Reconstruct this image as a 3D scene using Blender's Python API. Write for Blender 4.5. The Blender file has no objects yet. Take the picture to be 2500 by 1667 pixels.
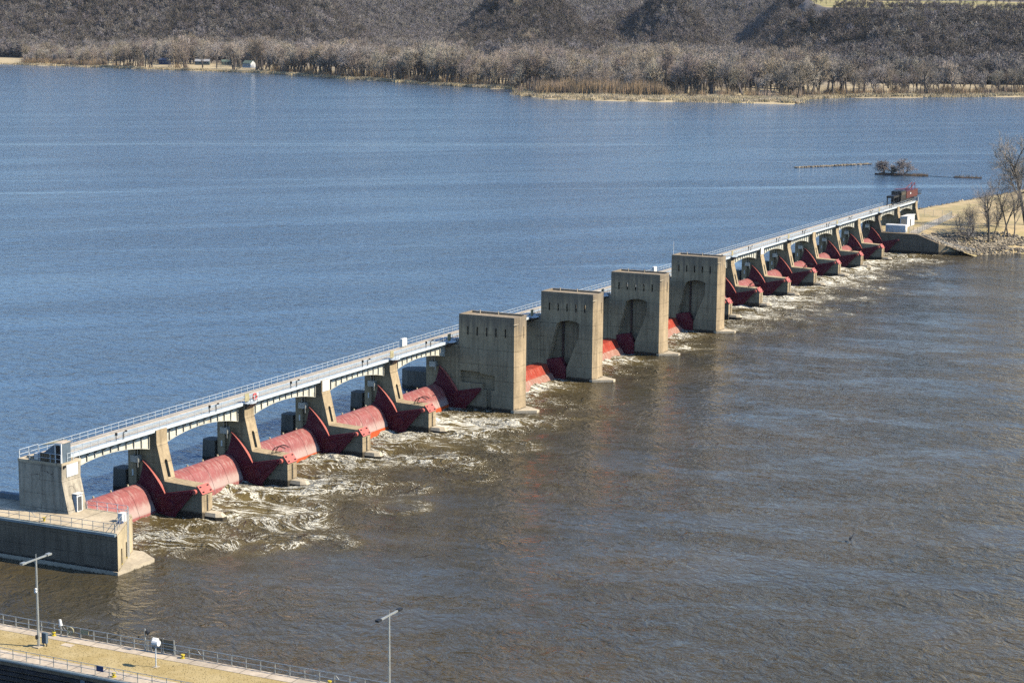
import bpy, bmesh, math, random
import numpy as np
from mathutils import Vector, Matrix

S = bpy.context.scene
COL = S.collection
R = math.radians

# ------------------------------------------------------------------ camera
CP = (-219.7295, -157.3786, 69.0594)
YAW, PIT, ROLL, FPX = .4562415, .1622645, .0084722, 4778.7136
cyw, syw, cpt, spt = math.cos(YAW), math.sin(YAW), math.cos(PIT), math.sin(PIT)
Fv = Vector((cyw * cpt, syw * cpt, -spt)); Rv = Vector((syw, -cyw, 0)); Uv = Rv.cross(Fv)
cr, sr = math.cos(ROLL), math.sin(ROLL)
R2 = Rv * cr + Uv * sr; U2 = -Rv * sr + Uv * cr
cd = bpy.data.cameras.new('camera'); cam = bpy.data.objects.new('camera', cd); COL.objects.link(cam)
cam.matrix_world = Matrix(((R2.x, U2.x, -Fv.x, CP[0]), (R2.y, U2.y, -Fv.y, CP[1]), (R2.z, U2.z, -Fv.z, CP[2]), (0, 0, 0, 1)))
cd.sensor_fit = 'HORIZONTAL'; cd.sensor_width = 36; cd.lens = FPX / 2500 * 36
cd.clip_start = 1; cd.clip_end = 20000
S.camera = cam

# ------------------------------------------------------------------ light
SUN_EL = R(42); SUN_AZ = math.atan2(-.966, .26)          # direction towards the sun, angle from +X
W = bpy.data.worlds.new('World'); S.world = W; W.use_nodes = True
wt = W.node_tree
sky = wt.nodes.new('ShaderNodeTexSky'); sky.sky_type = 'NISHITA'; sky.sun_disc = False
sky.sun_elevation = SUN_EL; sky.sun_rotation = math.pi / 2 - SUN_AZ
sky.air_density = 1.0; sky.dust_density = .1; sky.ozone_density = 6.0; sky.altitude = 200
bg = wt.nodes['Background']; bg.inputs[1].default_value = .125
wt.links.new(sky.outputs[0], bg.inputs[0])
sl = bpy.data.lights.new('sun', 'SUN'); sl.energy = 5.0; sl.angle = R(.53); sl.color = (1, .90, .71)
so = bpy.data.objects.new('sun', sl); COL.objects.link(so)
sd = Vector((math.cos(SUN_EL) * math.cos(SUN_AZ), math.cos(SUN_EL) * math.sin(SUN_AZ), math.sin(SUN_EL)))
so.rotation_euler = (-sd).to_track_quat('-Z', 'Y').to_euler(); so.location = (0, -200, 300)
S.view_settings.view_transform = 'Standard'; S.view_settings.look = 'None'
S.view_settings.exposure = .6; S.view_settings.gamma = 1
S.cycles.max_bounces = 5; S.cycles.diffuse_bounces = 0; S.cycles.glossy_bounces = 3
S.cycles.transparent_max_bounces = 6
S.cycles.use_denoising = False; S.cycles.volume_bounces = 0
S.cycles.sample_clamp_indirect = 6; S.cycles.sample_clamp_direct = 12

# ------------------------------------------------------------------ node helpers
def nd(t, typ, ins=None, **props):
    n = t.nodes.new(typ)
    for k, v in props.items(): setattr(n, k, v)
    for k, v in (ins or {}).items():
        if isinstance(v, bpy.types.NodeSocket): t.links.new(v, n.inputs[k])
        else: n.inputs[k].default_value = v
    return n
def newmat(name):
    m = bpy.data.materials.new(name); m.use_nodes = True
    return m, m.node_tree, m.node_tree.nodes['Principled BSDF']
def noise(t, vec, scale, detail=4, rough=.55, dist=0.):
    return nd(t, 'ShaderNodeTexNoise', {'Vector': vec, 'Scale': scale, 'Detail': detail, 'Roughness': rough, 'Distortion': dist}).outputs['Fac']
def mth(t, op, a, b=None, c=None, clamp=False):
    ins = {0: a}
    if b is not None: ins[1] = b
    if c is not None: ins[2] = c
    return nd(t, 'ShaderNodeMath', ins, operation=op, use_clamp=clamp).outputs[0]
def mixc(t, fac, a, b, mode='MIX'):
    f4 = lambda c: tuple(c) + (1,) if isinstance(c, tuple) and len(c) == 3 else c
    return nd(t, 'ShaderNodeMix', {0: fac, 6: f4(a), 7: f4(b)}, data_type='RGBA', blend_type=mode).outputs[2]
def maprange(t, v, a, b, c=0., d=1.):
    return nd(t, 'ShaderNodeMapRange', {0: v, 1: a, 2: b, 3: c, 4: d}, interpolation_type='SMOOTHSTEP').outputs[0]
def vmul(t, v, k):
    return nd(t, 'ShaderNodeVectorMath', {0: v, 1: k}, operation='MULTIPLY').outputs[0]
def pos(t): return nd(t, 'ShaderNodeNewGeometry').outputs['Position']
def sep(t, v): return nd(t, 'ShaderNodeSeparateXYZ', {0: v}).outputs
def objrand(t): return nd(t, 'ShaderNodeObjectInfo').outputs['Random']

def mat_plain(name, c, rough=.7, var=.25, scale=.8, metal=0., dirt=None):
    m, t, b = newmat(name); p = pos(t)
    n = noise(t, p, scale, 5, .6)
    k = maprange(t, n, .3, .7, 1 - var, 1 + var * .6)
    col = mixc(t, 1., c, nd(t, 'ShaderNodeCombineColor', {0: k, 1: k, 2: k}).outputs[0], 'MULTIPLY')
    if dirt:
        n2 = noise(t, vmul(t, p, (1.3, 1.3, .35)), scale * 2.2, 6, .65)
        col = mixc(t, maprange(t, n2, .52, .7, 0, .8), col, dirt)
    t.links.new(col, b.inputs['Base Color']); b.inputs['Roughness'].default_value = rough
    b.inputs['Metallic'].default_value = metal
    return m
def mat_concrete(name, c, streak=.5, wet=True, joints=2.4, zw=.45, crack=.0, top=None, yj=0):
    m, t, b = newmat(name); p = pos(t); x, y, z = sep(t, p)
    big = noise(t, p, .22, 5, .6); fine = noise(t, p, 2.2, 6, .65)
    st = noise(t, vmul(t, p, (1.6, 1.6, .10)), 1.1, 5, .6)
    k = mth(t, 'MULTIPLY', maprange(t, big, .3, .7, .80, 1.12), maprange(t, fine, .3, .7, .86, 1.08))
    k = mth(t, 'MULTIPLY', k, maprange(t, st, .42, .72, 1., 1 - .45 * streak))
    if joints:
        fr = mth(t, 'FRACT', mth(t, 'DIVIDE', mth(t, 'ADD', z, mth(t, 'MULTIPLY', fine, .02)), joints))
        ln = mth(t, 'LESS_THAN', fr, .034)
        k = mth(t, 'MULTIPLY', k, mth(t, 'SUBTRACT', 1., mth(t, 'MULTIPLY', ln, maprange(t, noise(t, p, .5, 2), .35, .6, .2, .6))))
    if yj: k = mth(t, 'MULTIPLY', k, mth(t, 'SUBTRACT', 1., mth(t, 'MULTIPLY', mth(t, 'LESS_THAN', mth(t, 'FRACT', mth(t, 'DIVIDE', y, yj)), .05), .45)))
    col = mixc(t, 1., c, nd(t, 'ShaderNodeCombineColor', {0: k, 1: k, 2: k}).outputs[0], 'MULTIPLY')
    rust = maprange(t, noise(t, vmul(t, p, (.9, .9, .12)), .9, 4, .6), .66, .78, 0, .35)
    col = mixc(t, rust, col, (.24, .13, .06))
    if crack:
        vo = nd(t, 'ShaderNodeTexVoronoi', {'Vector': nd(t, 'ShaderNodeVectorMath', {0: p, 1: nd(t, 'ShaderNodeTexNoise', {'Vector': p, 'Scale': 1.1}).outputs['Color']}, operation='ADD').outputs[0], 'Scale': .45}, feature='DISTANCE_TO_EDGE').outputs['Distance']
        col = mixc(t, mth(t, 'MULTIPLY', mth(t, 'LESS_THAN', vo, .012), maprange(t, noise(t, p, .25, 2), .48, .62, 0, crack)), col, (.05, .04, .035))
    if top:
        zt_ = mth(t, 'ADD', z, mth(t, 'MULTIPLY', mth(t, 'SUBTRACT', st, .5), 7.))
        col = mixc(t, maprange(t, zt_, top - 2.2, top + .6, 0, .55), col, (.13, .115, .10))
    if wet:
        zz = mth(t, 'ADD', z, mth(t, 'MULTIPLY', mth(t, 'SUBTRACT', st, .5), 1.0))
        col = mixc(t, maprange(t, zz, zw, zw + .35, .9, 0.), col, (.018, .016, .012))
    t.links.new(col, b.inputs['Base Color']); b.inputs['Roughness'].default_value = .88
    bmp = nd(t, 'ShaderNodeBump', {'Height': fine, 'Strength': .25, 'Distance': .05})
    t.links.new(bmp.outputs[0], b.inputs['Normal'])
    return m
def mat_paint(name, c, fade, rough=.45, zfade=None, fadeamt=.8, scale=.7):
    """painted steel: faded patches, runs, chipped pale spots; zfade gives the bleached band over the waterline"""
    m, t, b = newmat(name); p = pos(t); x, y, z = sep(t, p)
    n = noise(t, p, scale, 5, .6); n2 = noise(t, vmul(t, p, (2.2, .7, .5)), 1.2, 6, .65); n3 = noise(t, p, 3.2, 6, .7)
    col = mixc(t, maprange(t, n, .35, .7, 0, .45), c, tuple(v * .72 for v in c))
    col = mixc(t, maprange(t, n2, .47, .70, 0, fadeamt * .62), col, fade)
    col = mixc(t, maprange(t, noise(t, vmul(t, p, (2.6, .5, .35)), .8, 6, .7), .55, .72, 0, .5 * fadeamt), col, tuple(v * .45 for v in c))
    col = mixc(t, maprange(t, noise(t, p, .28, 4, .65, .8), .62, .74, 0, .5 * fadeamt), col, (.47, .36, .28))
    col = mixc(t, maprange(t, n3, .66, .74, 0, .6), col, (.42, .36, .30))
    if zfade is not None:
        zz = mth(t, 'ADD', z, mth(t, 'MULTIPLY', mth(t, 'SUBTRACT', n2, .5), 2.4))
        band = mth(t, 'MULTIPLY', maprange(t, zz, zfade, zfade + 1.2, 1, 0), maprange(t, z, .25, .5, 0, 1))
        col = mixc(t, mth(t, 'MULTIPLY', band, fadeamt), col, fade)
    t.links.new(col, b.inputs['Base Color'])
    t.links.new(maprange(t, n3, .3, .7, rough - .08, rough + .2), b.inputs['Roughness'])
    return m

# ------------------------------------------------------------------ mesh helpers
class MB:
    def __init__(s): s.v = []; s.f = []; s.mi = []
    def add(s, vs, fs, mi=0):
        o = len(s.v); s.v += [tuple(q) for q in vs]; s.f += [tuple(o + i for i in f) for f in fs]; s.mi += [mi] * len(fs); return s
    def box(s, x0, x1, y0, y1, z0, z1, mi=0):
        return s.add([(x0, y0, z0), (x1, y0, z0), (x1, y1, z0), (x0, y1, z0), (x0, y0, z1), (x1, y0, z1), (x1, y1, z1), (x0, y1, z1)],
                     [(0, 3, 2, 1), (4, 5, 6, 7), (0, 1, 5, 4), (1, 2, 6, 5), (2, 3, 7, 6), (3, 0, 4, 7)], mi)
    def prism(s, prof, a0, a1, axis='x', mi=0, taper=None):
        n = len(prof)
        f = {'x': lambda p, a: (a, p[0], p[1]), 'y': lambda p, a: (p[0], a, p[1]), 'z': lambda p, a: (p[0], p[1], a)}[axis]
        vs = [f(p, a0) for p in prof] + [f(p, a1) for p in (taper or prof)]
        fs = [tuple(range(n))[::-1], tuple(range(n, 2 * n))] + [(i, (i + 1) % n, n + (i + 1) % n, n + i) for i in range(n)]
        return s.add(vs, fs, mi)
    def tube(s, pts, rad, n=6, mi=0, caps=True):
        pts = [Vector(p) for p in pts]; m = len(pts)
        if not hasattr(rad, '__len__'): rad = [rad] * m
        vs = []; pu = None
        for i, p in enumerate(pts):
            d = (pts[min(i + 1, m - 1)] - pts[max(i - 1, 0)])
            if d.length < 1e-9: d = Vector((0, 0, 1))
            d.normalize()
            if pu is None:
                pu = d.orthogonal().normalized()
            pu = (pu - d * pu.dot(d))
            if pu.length < 1e-6: pu = d.orthogonal()
            pu.normalize(); w = d.cross(pu)
            for k in range(n):
                a = 2 * math.pi * k / n + (math.pi / 4 if n == 4 else 0)
                vs.append(p + (pu * math.cos(a) + w * math.sin(a)) * rad[i])
        fs = [(i * n + k, i * n + (k + 1) % n, (i + 1) * n + (k + 1) % n, (i + 1) * n + k) for i in range(m - 1) for k in range(n)]
        if caps: fs += [tuple(range(n))[::-1], tuple(range((m - 1) * n, m * n))]
        return s.add(vs, fs, mi)
    def mesh(s, name, mats, fix=True):
        me = bpy.data.meshes.new(name); me.from_pydata(s.v, [], s.f)
        for m in (mats if isinstance(mats, (list, tuple)) else [mats]): me.materials.append(m)
        if any(s.mi): me.polygons.foreach_set('material_index', s.mi)
        if fix:
            bm = bmesh.new(); bm.from_mesh(me); bmesh.ops.recalc_face_normals(bm, faces=bm.faces); bm.to_mesh(me); bm.free()
        me.update(); return me
    def obj(s, name, mats, parent=None, fix=True, loc=None, smooth=False):
        o = bpy.data.objects.new(name, s.mesh(name, mats, fix)); COL.objects.link(o)
        if parent: o.parent = parent
        if loc: o.location = loc
        if smooth: o.data.polygons.foreach_set('use_smooth', [True] * len(o.data.polygons))
        return o
def inst(src, parent, loc=(0, 0, 0), rot=None, scale=None):
    o = bpy.data.objects.new(src.name.split('.')[0], src.data); COL.objects.link(o); o.parent = parent; o.location = loc
    if rot: o.rotation_euler = rot
    if scale: o.scale = scale
    return o
def tag(o, label=None, cat=None, group=None, kind=None):
    if label: o['label'] = label
    if cat: o['category'] = cat
    if group: o['group'] = group
    if kind: o['kind'] = kind
    return o
def thing(name, label, cat, loc=(0, 0, 0), group=None, rz=0):
    o = bpy.data.objects.new(name, None); COL.objects.link(o); o.location = loc; o.rotation_euler = (0, 0, rz); o.empty_display_size = .5
    return tag(o, label, cat, group)
def copy_tree(o, parent=None):
    c = o.copy(); COL.objects.link(c); c.parent = parent
    for ch in o.children: copy_tree(ch, c)
    return c
def cut(o, cutters):
    for mb in cutters:
        me = mb.mesh('cutter', []); co = bpy.data.objects.new('cutter', me); COL.objects.link(co)
        md = o.modifiers.new('b', 'BOOLEAN'); md.operation = 'DIFFERENCE'; md.solver = 'EXACT'; md.object = co
        dg = bpy.context.evaluated_depsgraph_get(); dg.update()
        nm = bpy.data.meshes.new_from_object(o.evaluated_get(dg)); o.modifiers.clear()
        old = o.data; o.data = nm; nm.name = old.name; bpy.data.meshes.remove(old)
        bpy.data.objects.remove(co); bpy.data.meshes.remove(me)
ORD = ['first', 'second', 'third', 'fourth', 'fifth', 'sixth', 'seventh', 'eighth', 'ninth', 'tenth', 'eleventh', 'twelfth', 'thirteenth']

# ------------------------------------------------------------------ materials
M_conc = mat_concrete('concrete', (.44, .335, .205), .7, zw=.75)
M_concT = mat_concrete('concrete_tower', (.46, .345, .21), .8, joints=2.75, top=16.0)
M_conc_dark = mat_concrete('concrete_lock', (.215, .165, .112), .8, joints=2.2, zw=.55)  # lock concrete darkened: shade on the wall faces put into the colour
M_conc_old = mat_concrete('concrete_cracked', (.46, .40, .31), 1.0, wet=False, joints=1.9, crack=.9)
M_slab = mat_concrete('concrete_slab', (.56, .46, .32), .3, wet=False, joints=0, yj=4.6)
M_walk = mat_concrete('concrete_walk', (.53, .44, .34), .3, wet=False, joints=0, yj=3.05)
M_foot = mat_concrete('concrete_footing', (.56, .47, .34), .35, joints=0, zw=-.15)
M_endface_lit = mat_concrete('concrete_stained_lit', (.55, .44, .27), .7, joints=0, zw=.35)  # brighter copy for the lock wall end, sunlight put into the colour
M_nose = mat_concrete('concrete_nose', (.15, .14, .12), .7, joints=0, zw=2.9)
M_red = mat_paint('red_paint', (.30, .088, .082), (.43, .305, .27), .5, zfade=1.0, fadeamt=1.)
M_red_shaded = mat_paint('red_paint_shaded', (.112, .011, .027), (.24, .11, .12), .55, fadeamt=.45)  # gate red darkened: shade on the end frames put into the colour
M_red_shaded.node_tree.nodes['Principled BSDF'].inputs['Specular IOR Level'].default_value = .32
M_rim = mat_paint('rim_paint', (.46, .115, .09), (.5, .25, .2), .5, fadeamt=.3)
M_orange = mat_paint('roller_paint', (.36, .042, .022), (.50, .22, .15), .4, zfade=.35, fadeamt=.75)
M_rollpale = mat_paint('roller_apron', (.36, .17, .12), (.52, .44, .38), .5, fadeamt=1.)
M_fresh = mat_paint('fresh_orange', (.52, .085, .02), (.40, .07, .03), .45, fadeamt=.3)
M_steel = mat_plain('girder_paint', (.64, .62, .53), .55, .22, .9, dirt=(.38, .31, .20))
M_rail = mat_plain('rail_paint', (.60, .65, .68), .45, .1, 1.)
M_galv = mat_plain('galvanised', (.46, .47, .45), .4, .15, 1.5, .5)
M_grate = mat_plain('grating', (.40, .45, .47), .6, .2, 1.2)
M_deckt = mat_plain('deck_tan', (.52, .43, .34), .85, .2, .7)
M_dark = mat_plain('dark_metal', (.02, .021, .024), .5, .3, 1.)
M_black = mat_plain('black_iron', (.008, .009, .012), .45, .3, 1.)
M_white = mat_plain('white_paint', (.78, .77, .74), .5, .08, .6)
M_whitewall = mat_plain('white_siding', (.72, .72, .72), .6, .1, .5)
M_tansign = mat_plain('tan_sign', (.42, .37, .22), .6, .25, 2.)
M_yellow = mat_plain('yellow_paint', (.62, .46, .04), .5, .15, 2.)
M_bluesign = mat_plain('blue_sign', (.03, .06, .16), .5, .2, 2.)
M_bluepaint = mat_plain('blue_grey_paint', (.12, .16, .20), .6, .25, .6)
M_pipe = mat_plain('armour_edge', (.22, .27, .29), .5, .25, .5)
M_timber = mat_plain('dark_timber', (.030, .031, .036), .8, .5, .7)  # near black timber
M_redcrane = mat_plain('crane_red', (.095, .006, .010), .4, .3, .8)
M_brown = mat_plain('brown_board', (.21, .16, .10), .7, .2, 1.5)
M_glass = mat_plain('dark_glass', (.02, .025, .03), .15, .1, 1.)
M_doorgrey = mat_plain('door_grey', (.10, .10, .10), .6, .2, 1.)
M_lifered = mat_plain('life_ring_red', (.55, .07, .06), .5, .1, 1.)

# ================================================================== geometry of the place (metres; X along the dam, Y upstream)
TP = 22.0; T = 2.5; RT = 4.95; RP = 34.4518
PX = [0, 22., 44., 66.]
RX = [88. + i * RP for i in range(4)]
FX = [RX[3] + 22.4646 + i * TP for i in range(7)]
AX = FX[6] + TP                       # abutment face
ZU = 2.45                             # level of the upper pool
DK = 12.0

# ------------------------------------------------------------------ water
def grid_obj(name, xs, ys, zfun, mat, keep=None, attrs=None):
    X, Y = np.meshgrid(xs, ys, indexing='ij'); Z = zfun(X, Y)
    nx, ny = X.shape
    co = np.stack([X, Y, Z], -1).reshape(-1, 3)
    i = np.arange(nx - 1)[:, None]; j = np.arange(ny - 1)[None, :]
    q = np.stack([i * ny + j, (i + 1) * ny + j, (i + 1) * ny + j + 1, i * ny + j + 1], -1).reshape(-1, 4)
    if keep is not None:
        xc = (X[:-1, :-1] + X[1:, 1:]) / 2; yc = (Y[:-1, :-1] + Y[1:, 1:]) / 2
        q = q[keep(xc, yc).reshape(-1)]
    used = np.zeros(len(co), bool); used[q.reshape(-1)] = True
    remap = np.cumsum(used) - 1; q = remap[q]; co2 = co[used]
    me = bpy.data.meshes.new(name)
    me.vertices.add(len(co2)); me.vertices.foreach_set('co', co2.astype(np.float32).ravel())
    me.loops.add(len(q) * 4); me.loops.foreach_set('vertex_index', q.astype(np.int32).ravel())
    me.polygons.add(len(q)); me.polygons.foreach_set('loop_start', (np.arange(len(q)) * 4).astype(np.int32))
    me.polygons.foreach_set('use_smooth', np.ones(len(q), bool))
    me.update(calc_edges=True); me.validate()
    if attrs:
        for an, (typ, fn) in attrs.items():
            a = me.attributes.new(an, typ, 'POINT'); val = fn(X, Y)
            if typ == 'FLOAT': a.data.foreach_set('value', val.reshape(-1)[used].astype(np.float32))
            else: a.data.foreach_set('vector', val.reshape(-1, 3)[used].astype(np.float32).ravel())
    me.materials.append(mat)
    o = bpy.data.objects.new(name, me); COL.objects.link(o); return o
def steps(*seg):
    out = [seg[0][0]]
    for a, b, h in seg: out += list(np.linspace(a, b, max(2, int(round((b - a) / h)) + 1))[1:])
    return np.array(out)

def water_common(t, b, p, amp, sc, gust, sx=(1.25, .62), ds=.6):
    """wind ripples as relief at three sizes"""
    rot = nd(t, 'ShaderNodeVectorRotate', {'Vector': p, 'Angle': .62}, rotation_type='Z_AXIS').outputs[0]
    w1 = noise(t, vmul(t, rot, (sx[0], sx[1], 1)), .42 * sc, 3, .5, ds)
    w2 = noise(t, vmul(t, rot, (1.3, .7, 1)), 1.35 * sc, 4, .55, .4)
    w3 = noise(t, p, .085 * sc, 3, .5, .3)
    h = mth(t, 'ADD', mth(t, 'MULTIPLY', w1, .8), mth(t, 'MULTIPLY', w2, .24))
    h = mth(t, 'ADD', h, mth(t, 'MULTIPLY', w3, .8))
    return h
M_pool, t, b = newmat('pool_water')
p = pos(t); gust = noise(t, vmul(t, nd(t, 'ShaderNodeVectorRotate', {'Vector': p, 'Angle': .75}, rotation_type='Z_AXIS').outputs[0], (.35, 2.2, 1)), .011, 4, .6, .5)
h = water_common(t, b, p, 1, 1, gust)
lane = noise(t, vmul(t, nd(t, 'ShaderNodeVectorRotate', {'Vector': p, 'Angle': .93}, rotation_type='Z_AXIS').outputs[0], (.10, 2.6, 1)), .012, 3, .55, .35)
st_ = mth(t, 'MULTIPLY', maprange(t, gust, .35, .66, .5, 1.0), maprange(t, lane, .60, .68, 1., .35))
bp = nd(t, 'ShaderNodeBump', {'Height': h, 'Strength': st_, 'Distance': 1.1})
t.links.new(bp.outputs[0], b.inputs['Normal'])
t.links.new(mixc(t, maprange(t, noise(t, p, .02, 4, .6), .35, .7), (.054, .102, .172), (.062, .106, .166)), b.inputs['Base Color'])  # blue of the reflected sky mixed into the water's base colour
b.inputs['Roughness'].default_value = .10; b.inputs['IOR'].default_value = 1.75

M_tail, t, b = newmat('tail_water')
p = pos(t)
dens = nd(t, 'ShaderNodeAttribute', attribute_name='foam').outputs['Fac']
fuv = nd(t, 'ShaderNodeAttribute', attribute_name='swirl').outputs['Vector']
h = water_common(t, b, p, 1, 1.0, None, (1.05, .85), 1.5)
f1 = noise(t, fuv, .40, 6, .65, .9)
fil = mth(t, 'SUBTRACT', 1., mth(t, 'MULTIPLY', mth(t, 'ABSOLUTE', mth(t, 'SUBTRACT', f1, .5)), 9.), None, True)
f2 = noise(t, fuv, 1.25, 6, .68, 1.1)
fil2 = mth(t, 'SUBTRACT', 1., mth(t, 'MULTIPLY', mth(t, 'ABSOLUTE', mth(t, 'SUBTRACT', f2, .5)), 10.), None, True)
f3 = noise(t, fuv, 2.6, 5, .7, .5)
fs = mth(t, 'ADD', mth(t, 'MULTIPLY', fil, .74), mth(t, 'MULTIPLY', fil2, .44))
fs = mth(t, 'ADD', fs, mth(t, 'MULTIPLY', f3, .32))
fs = mth(t, 'ADD', fs, mth(t, 'MULTIPLY', dens, .88))
foam = maprange(t, fs, 1.42, 1.68, 0, 1)
foam = mth(t, 'MULTIPLY', foam, maprange(t, dens, .05, .3, 0, 1))
foam = mth(t, 'MULTIPLY', foam, maprange(t, noise(t, p, 2.6, 5, .75), .36, .54, .28, 1.))
aer = maprange(t, dens, .08, .75, 0, 1)
col = mixc(t, aer, mixc(t, maprange(t, noise(t, p, .03, 4, .6), .35, .7), (.054, .045, .026), (.078, .060, .031)), (.145, .108, .042))
col = mixc(t, foam, col, (.85, .81, .69))
t.links.new(col, b.inputs['Base Color'])
t.links.new(mth(t, 'ADD', mth(t, 'MULTIPLY', foam, .6), mth(t, 'ADD', .06, mth(t, 'MULTIPLY', aer, .22))), b.inputs['Roughness'])
b.inputs['IOR'].default_value = 1.36; b.inputs['Specular IOR Level'].default_value = .34
hh = mth(t, 'ADD', mth(t, 'MULTIPLY', h, mth(t, 'ADD', .62, mth(t, 'MULTIPLY', aer, .9))), mth(t, 'MULTIPLY', mth(t, 'ADD', fil, f2), mth(t, 'MULTIPLY', dens, .55)))
slick = noise(t, vmul(t, nd(t, 'ShaderNodeVectorRotate', {'Vector': p, 'Angle': -.25}, rotation_type='Z_AXIS').outputs[0], (1.5, .55, 1)), .045, 4, .6, .9)
boil = noise(t, p, .11, 3, .5, 1.3)
hh = mth(t, 'ADD', hh, mth(t, 'MULTIPLY', boil, .55))
bp = nd(t, 'ShaderNodeBump', {'Height': hh, 'Strength': maprange(t, slick, .38, .58, .38, 1.), 'Distance': 1.15})
t.links.new(bp.outputs[0], b.inputs['Normal'])

rng = np.random.default_rng(7)
VORT = []
for i, x in enumerate(PX + FX):
    VORT += [(x + 5 + rng.uniform(-2, 2), -14.5 + rng.uniform(-2, 2), 5.5, 2.6), (x + 12 + rng.uniform(-3, 3), -8 + rng.uniform(-3, 2), 4.2, -2.2), (x - 3, -22 + rng.uniform(-3, 3), 5, 1.8)]
for x in RX: VORT += [(x + 16, -10, 5, -1.8), (x + 6, -18, 6, 1.7)]
VORT += [(-14, -11.5, 4.5, 2.8), (-9, -16, 4, -2.0), (-12, -3, 4, 1.6)]
KW = [(rng.uniform(.05, .5), rng.uniform(0, 6.28), rng.uniform(0, 6.28)) for _ in range(14)]
def lownoise(X, Y, k0, k1, seed):
    r = np.random.default_rng(seed); s = np.zeros_like(X)
    for _ in range(10):
        k = r.uniform(k0, k1); a = r.uniform(0, 6.28); s += np.sin(k * (X * np.cos(a) + Y * np.sin(a)) + r.uniform(0, 6.28))
    return s / 4.5
def foam_density(X, Y):
    d = 4.5 - Y
    near = .72 * np.exp(-np.clip(d - 5, 0, None) ** 1.25 / 20) + .30 * np.exp(-np.clip(d - 5, 0, None) / 24)
    isr = ((X > RX[0] + 1) & (X < RX[3] + 4))
    rol = np.exp(-np.clip(3 - Y - 3, 0, None) ** 1.2 / 10) * 1.02
    D = np.where(isr, rol * .95, near * np.clip(.78 + X / 300, .78, 1))
    # pier wakes and gate jets
    for x in PX + FX:
        D = D + .30 * np.exp(-((X - x - 2 - .12 * d) / 3.2) ** 2) * np.exp(-np.clip(-2 - Y, 0, None) / 15) * (Y < 1)
    for cx, cy, r_, a in VORT:
        q = np.hypot(X - cx, Y - cy); D = D + .26 * np.exp(-((q - r_ * .75) / 1.5) ** 2)
    D = D * (.86 + .42 * lownoise(X, Y, .10, .45, 3)) + .05 * lownoise(X, Y, .3, .9, 5)
    D = D + .16 * np.exp(-np.clip(-Y - 8, 0, None) / 22) * (lownoise(X, Y * .45, .15, .4, 9) > .35)
    D *= np.clip((X + 20.5) / 3, 0, 1) * np.clip((440 - X) / 50, 0, 1)
    D *= np.clip(1 - (X - 60) / 1400, .8, 1)
    return np.clip(D, 0, 1.15)
def swirl(X, Y):
    x = X.copy(); y = Y.copy()
    for cx, cy, r_, a in VORT:
        dx, dy = x - cx, y - cy; th = .55 * a * np.exp(-(dx * dx + dy * dy) / (r_ * r_)); c, s_ = np.cos(th), np.sin(th)
        x, y = cx + dx * c - dy * s_, cy + dx * s_ + dy * c
    x = x + 1.2 * lownoise(X, Y, .15, .5, 21); y = y + 1.6 * lownoise(X, Y, .15, .5, 22)
    return np.stack([x, y * .42, np.zeros_like(x)], -1)
def tail_z(X, Y):
    d = foam_density(X, Y)
    return .42 * d * lownoise(X, Y, .35, 1.3, 31) + .20 * d * lownoise(X, Y, 1.2, 2.6, 32) + .025 * lownoise(X, Y, .25, .8, 33)
xs = steps((-900, -120, 60), (-120, -30, 5), (-30, 150, .55), (150, 400, .8), (400, 460, 3), (460, 1600, 80))
ys = steps((-900, -120, 60), (-120, -45, 2.2), (-45, 12, .55), (12, 200, 30))
o = grid_obj('tailwater', xs, ys, tail_z, M_tail, keep=lambda x, y: ~((x > -22) & (y > 9.5)) & ~((x > 372) & (y > -2)), attrs={'foam': ('FLOAT', foam_density), 'swirl': ('FLOAT_VECTOR', swirl)})
tag(o, 'brown tailwater with white foam below the dam gates', kind='structure')
xs = steps((-20.5, 430, 4), (430, 900, 10), (900, 7000, 120)); ys = steps((-60, 9.2, 12), (9.2, 120, 3), (120, 800, 20), (800, 7000, 150))
def pool_z(X, Y): return ZU + .02 * lownoise(X, Y, .2, .8, 41)
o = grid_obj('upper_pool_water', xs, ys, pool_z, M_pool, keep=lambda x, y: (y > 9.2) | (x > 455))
tag(o, 'wide blue river pool above the dam', kind='structure')

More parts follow.
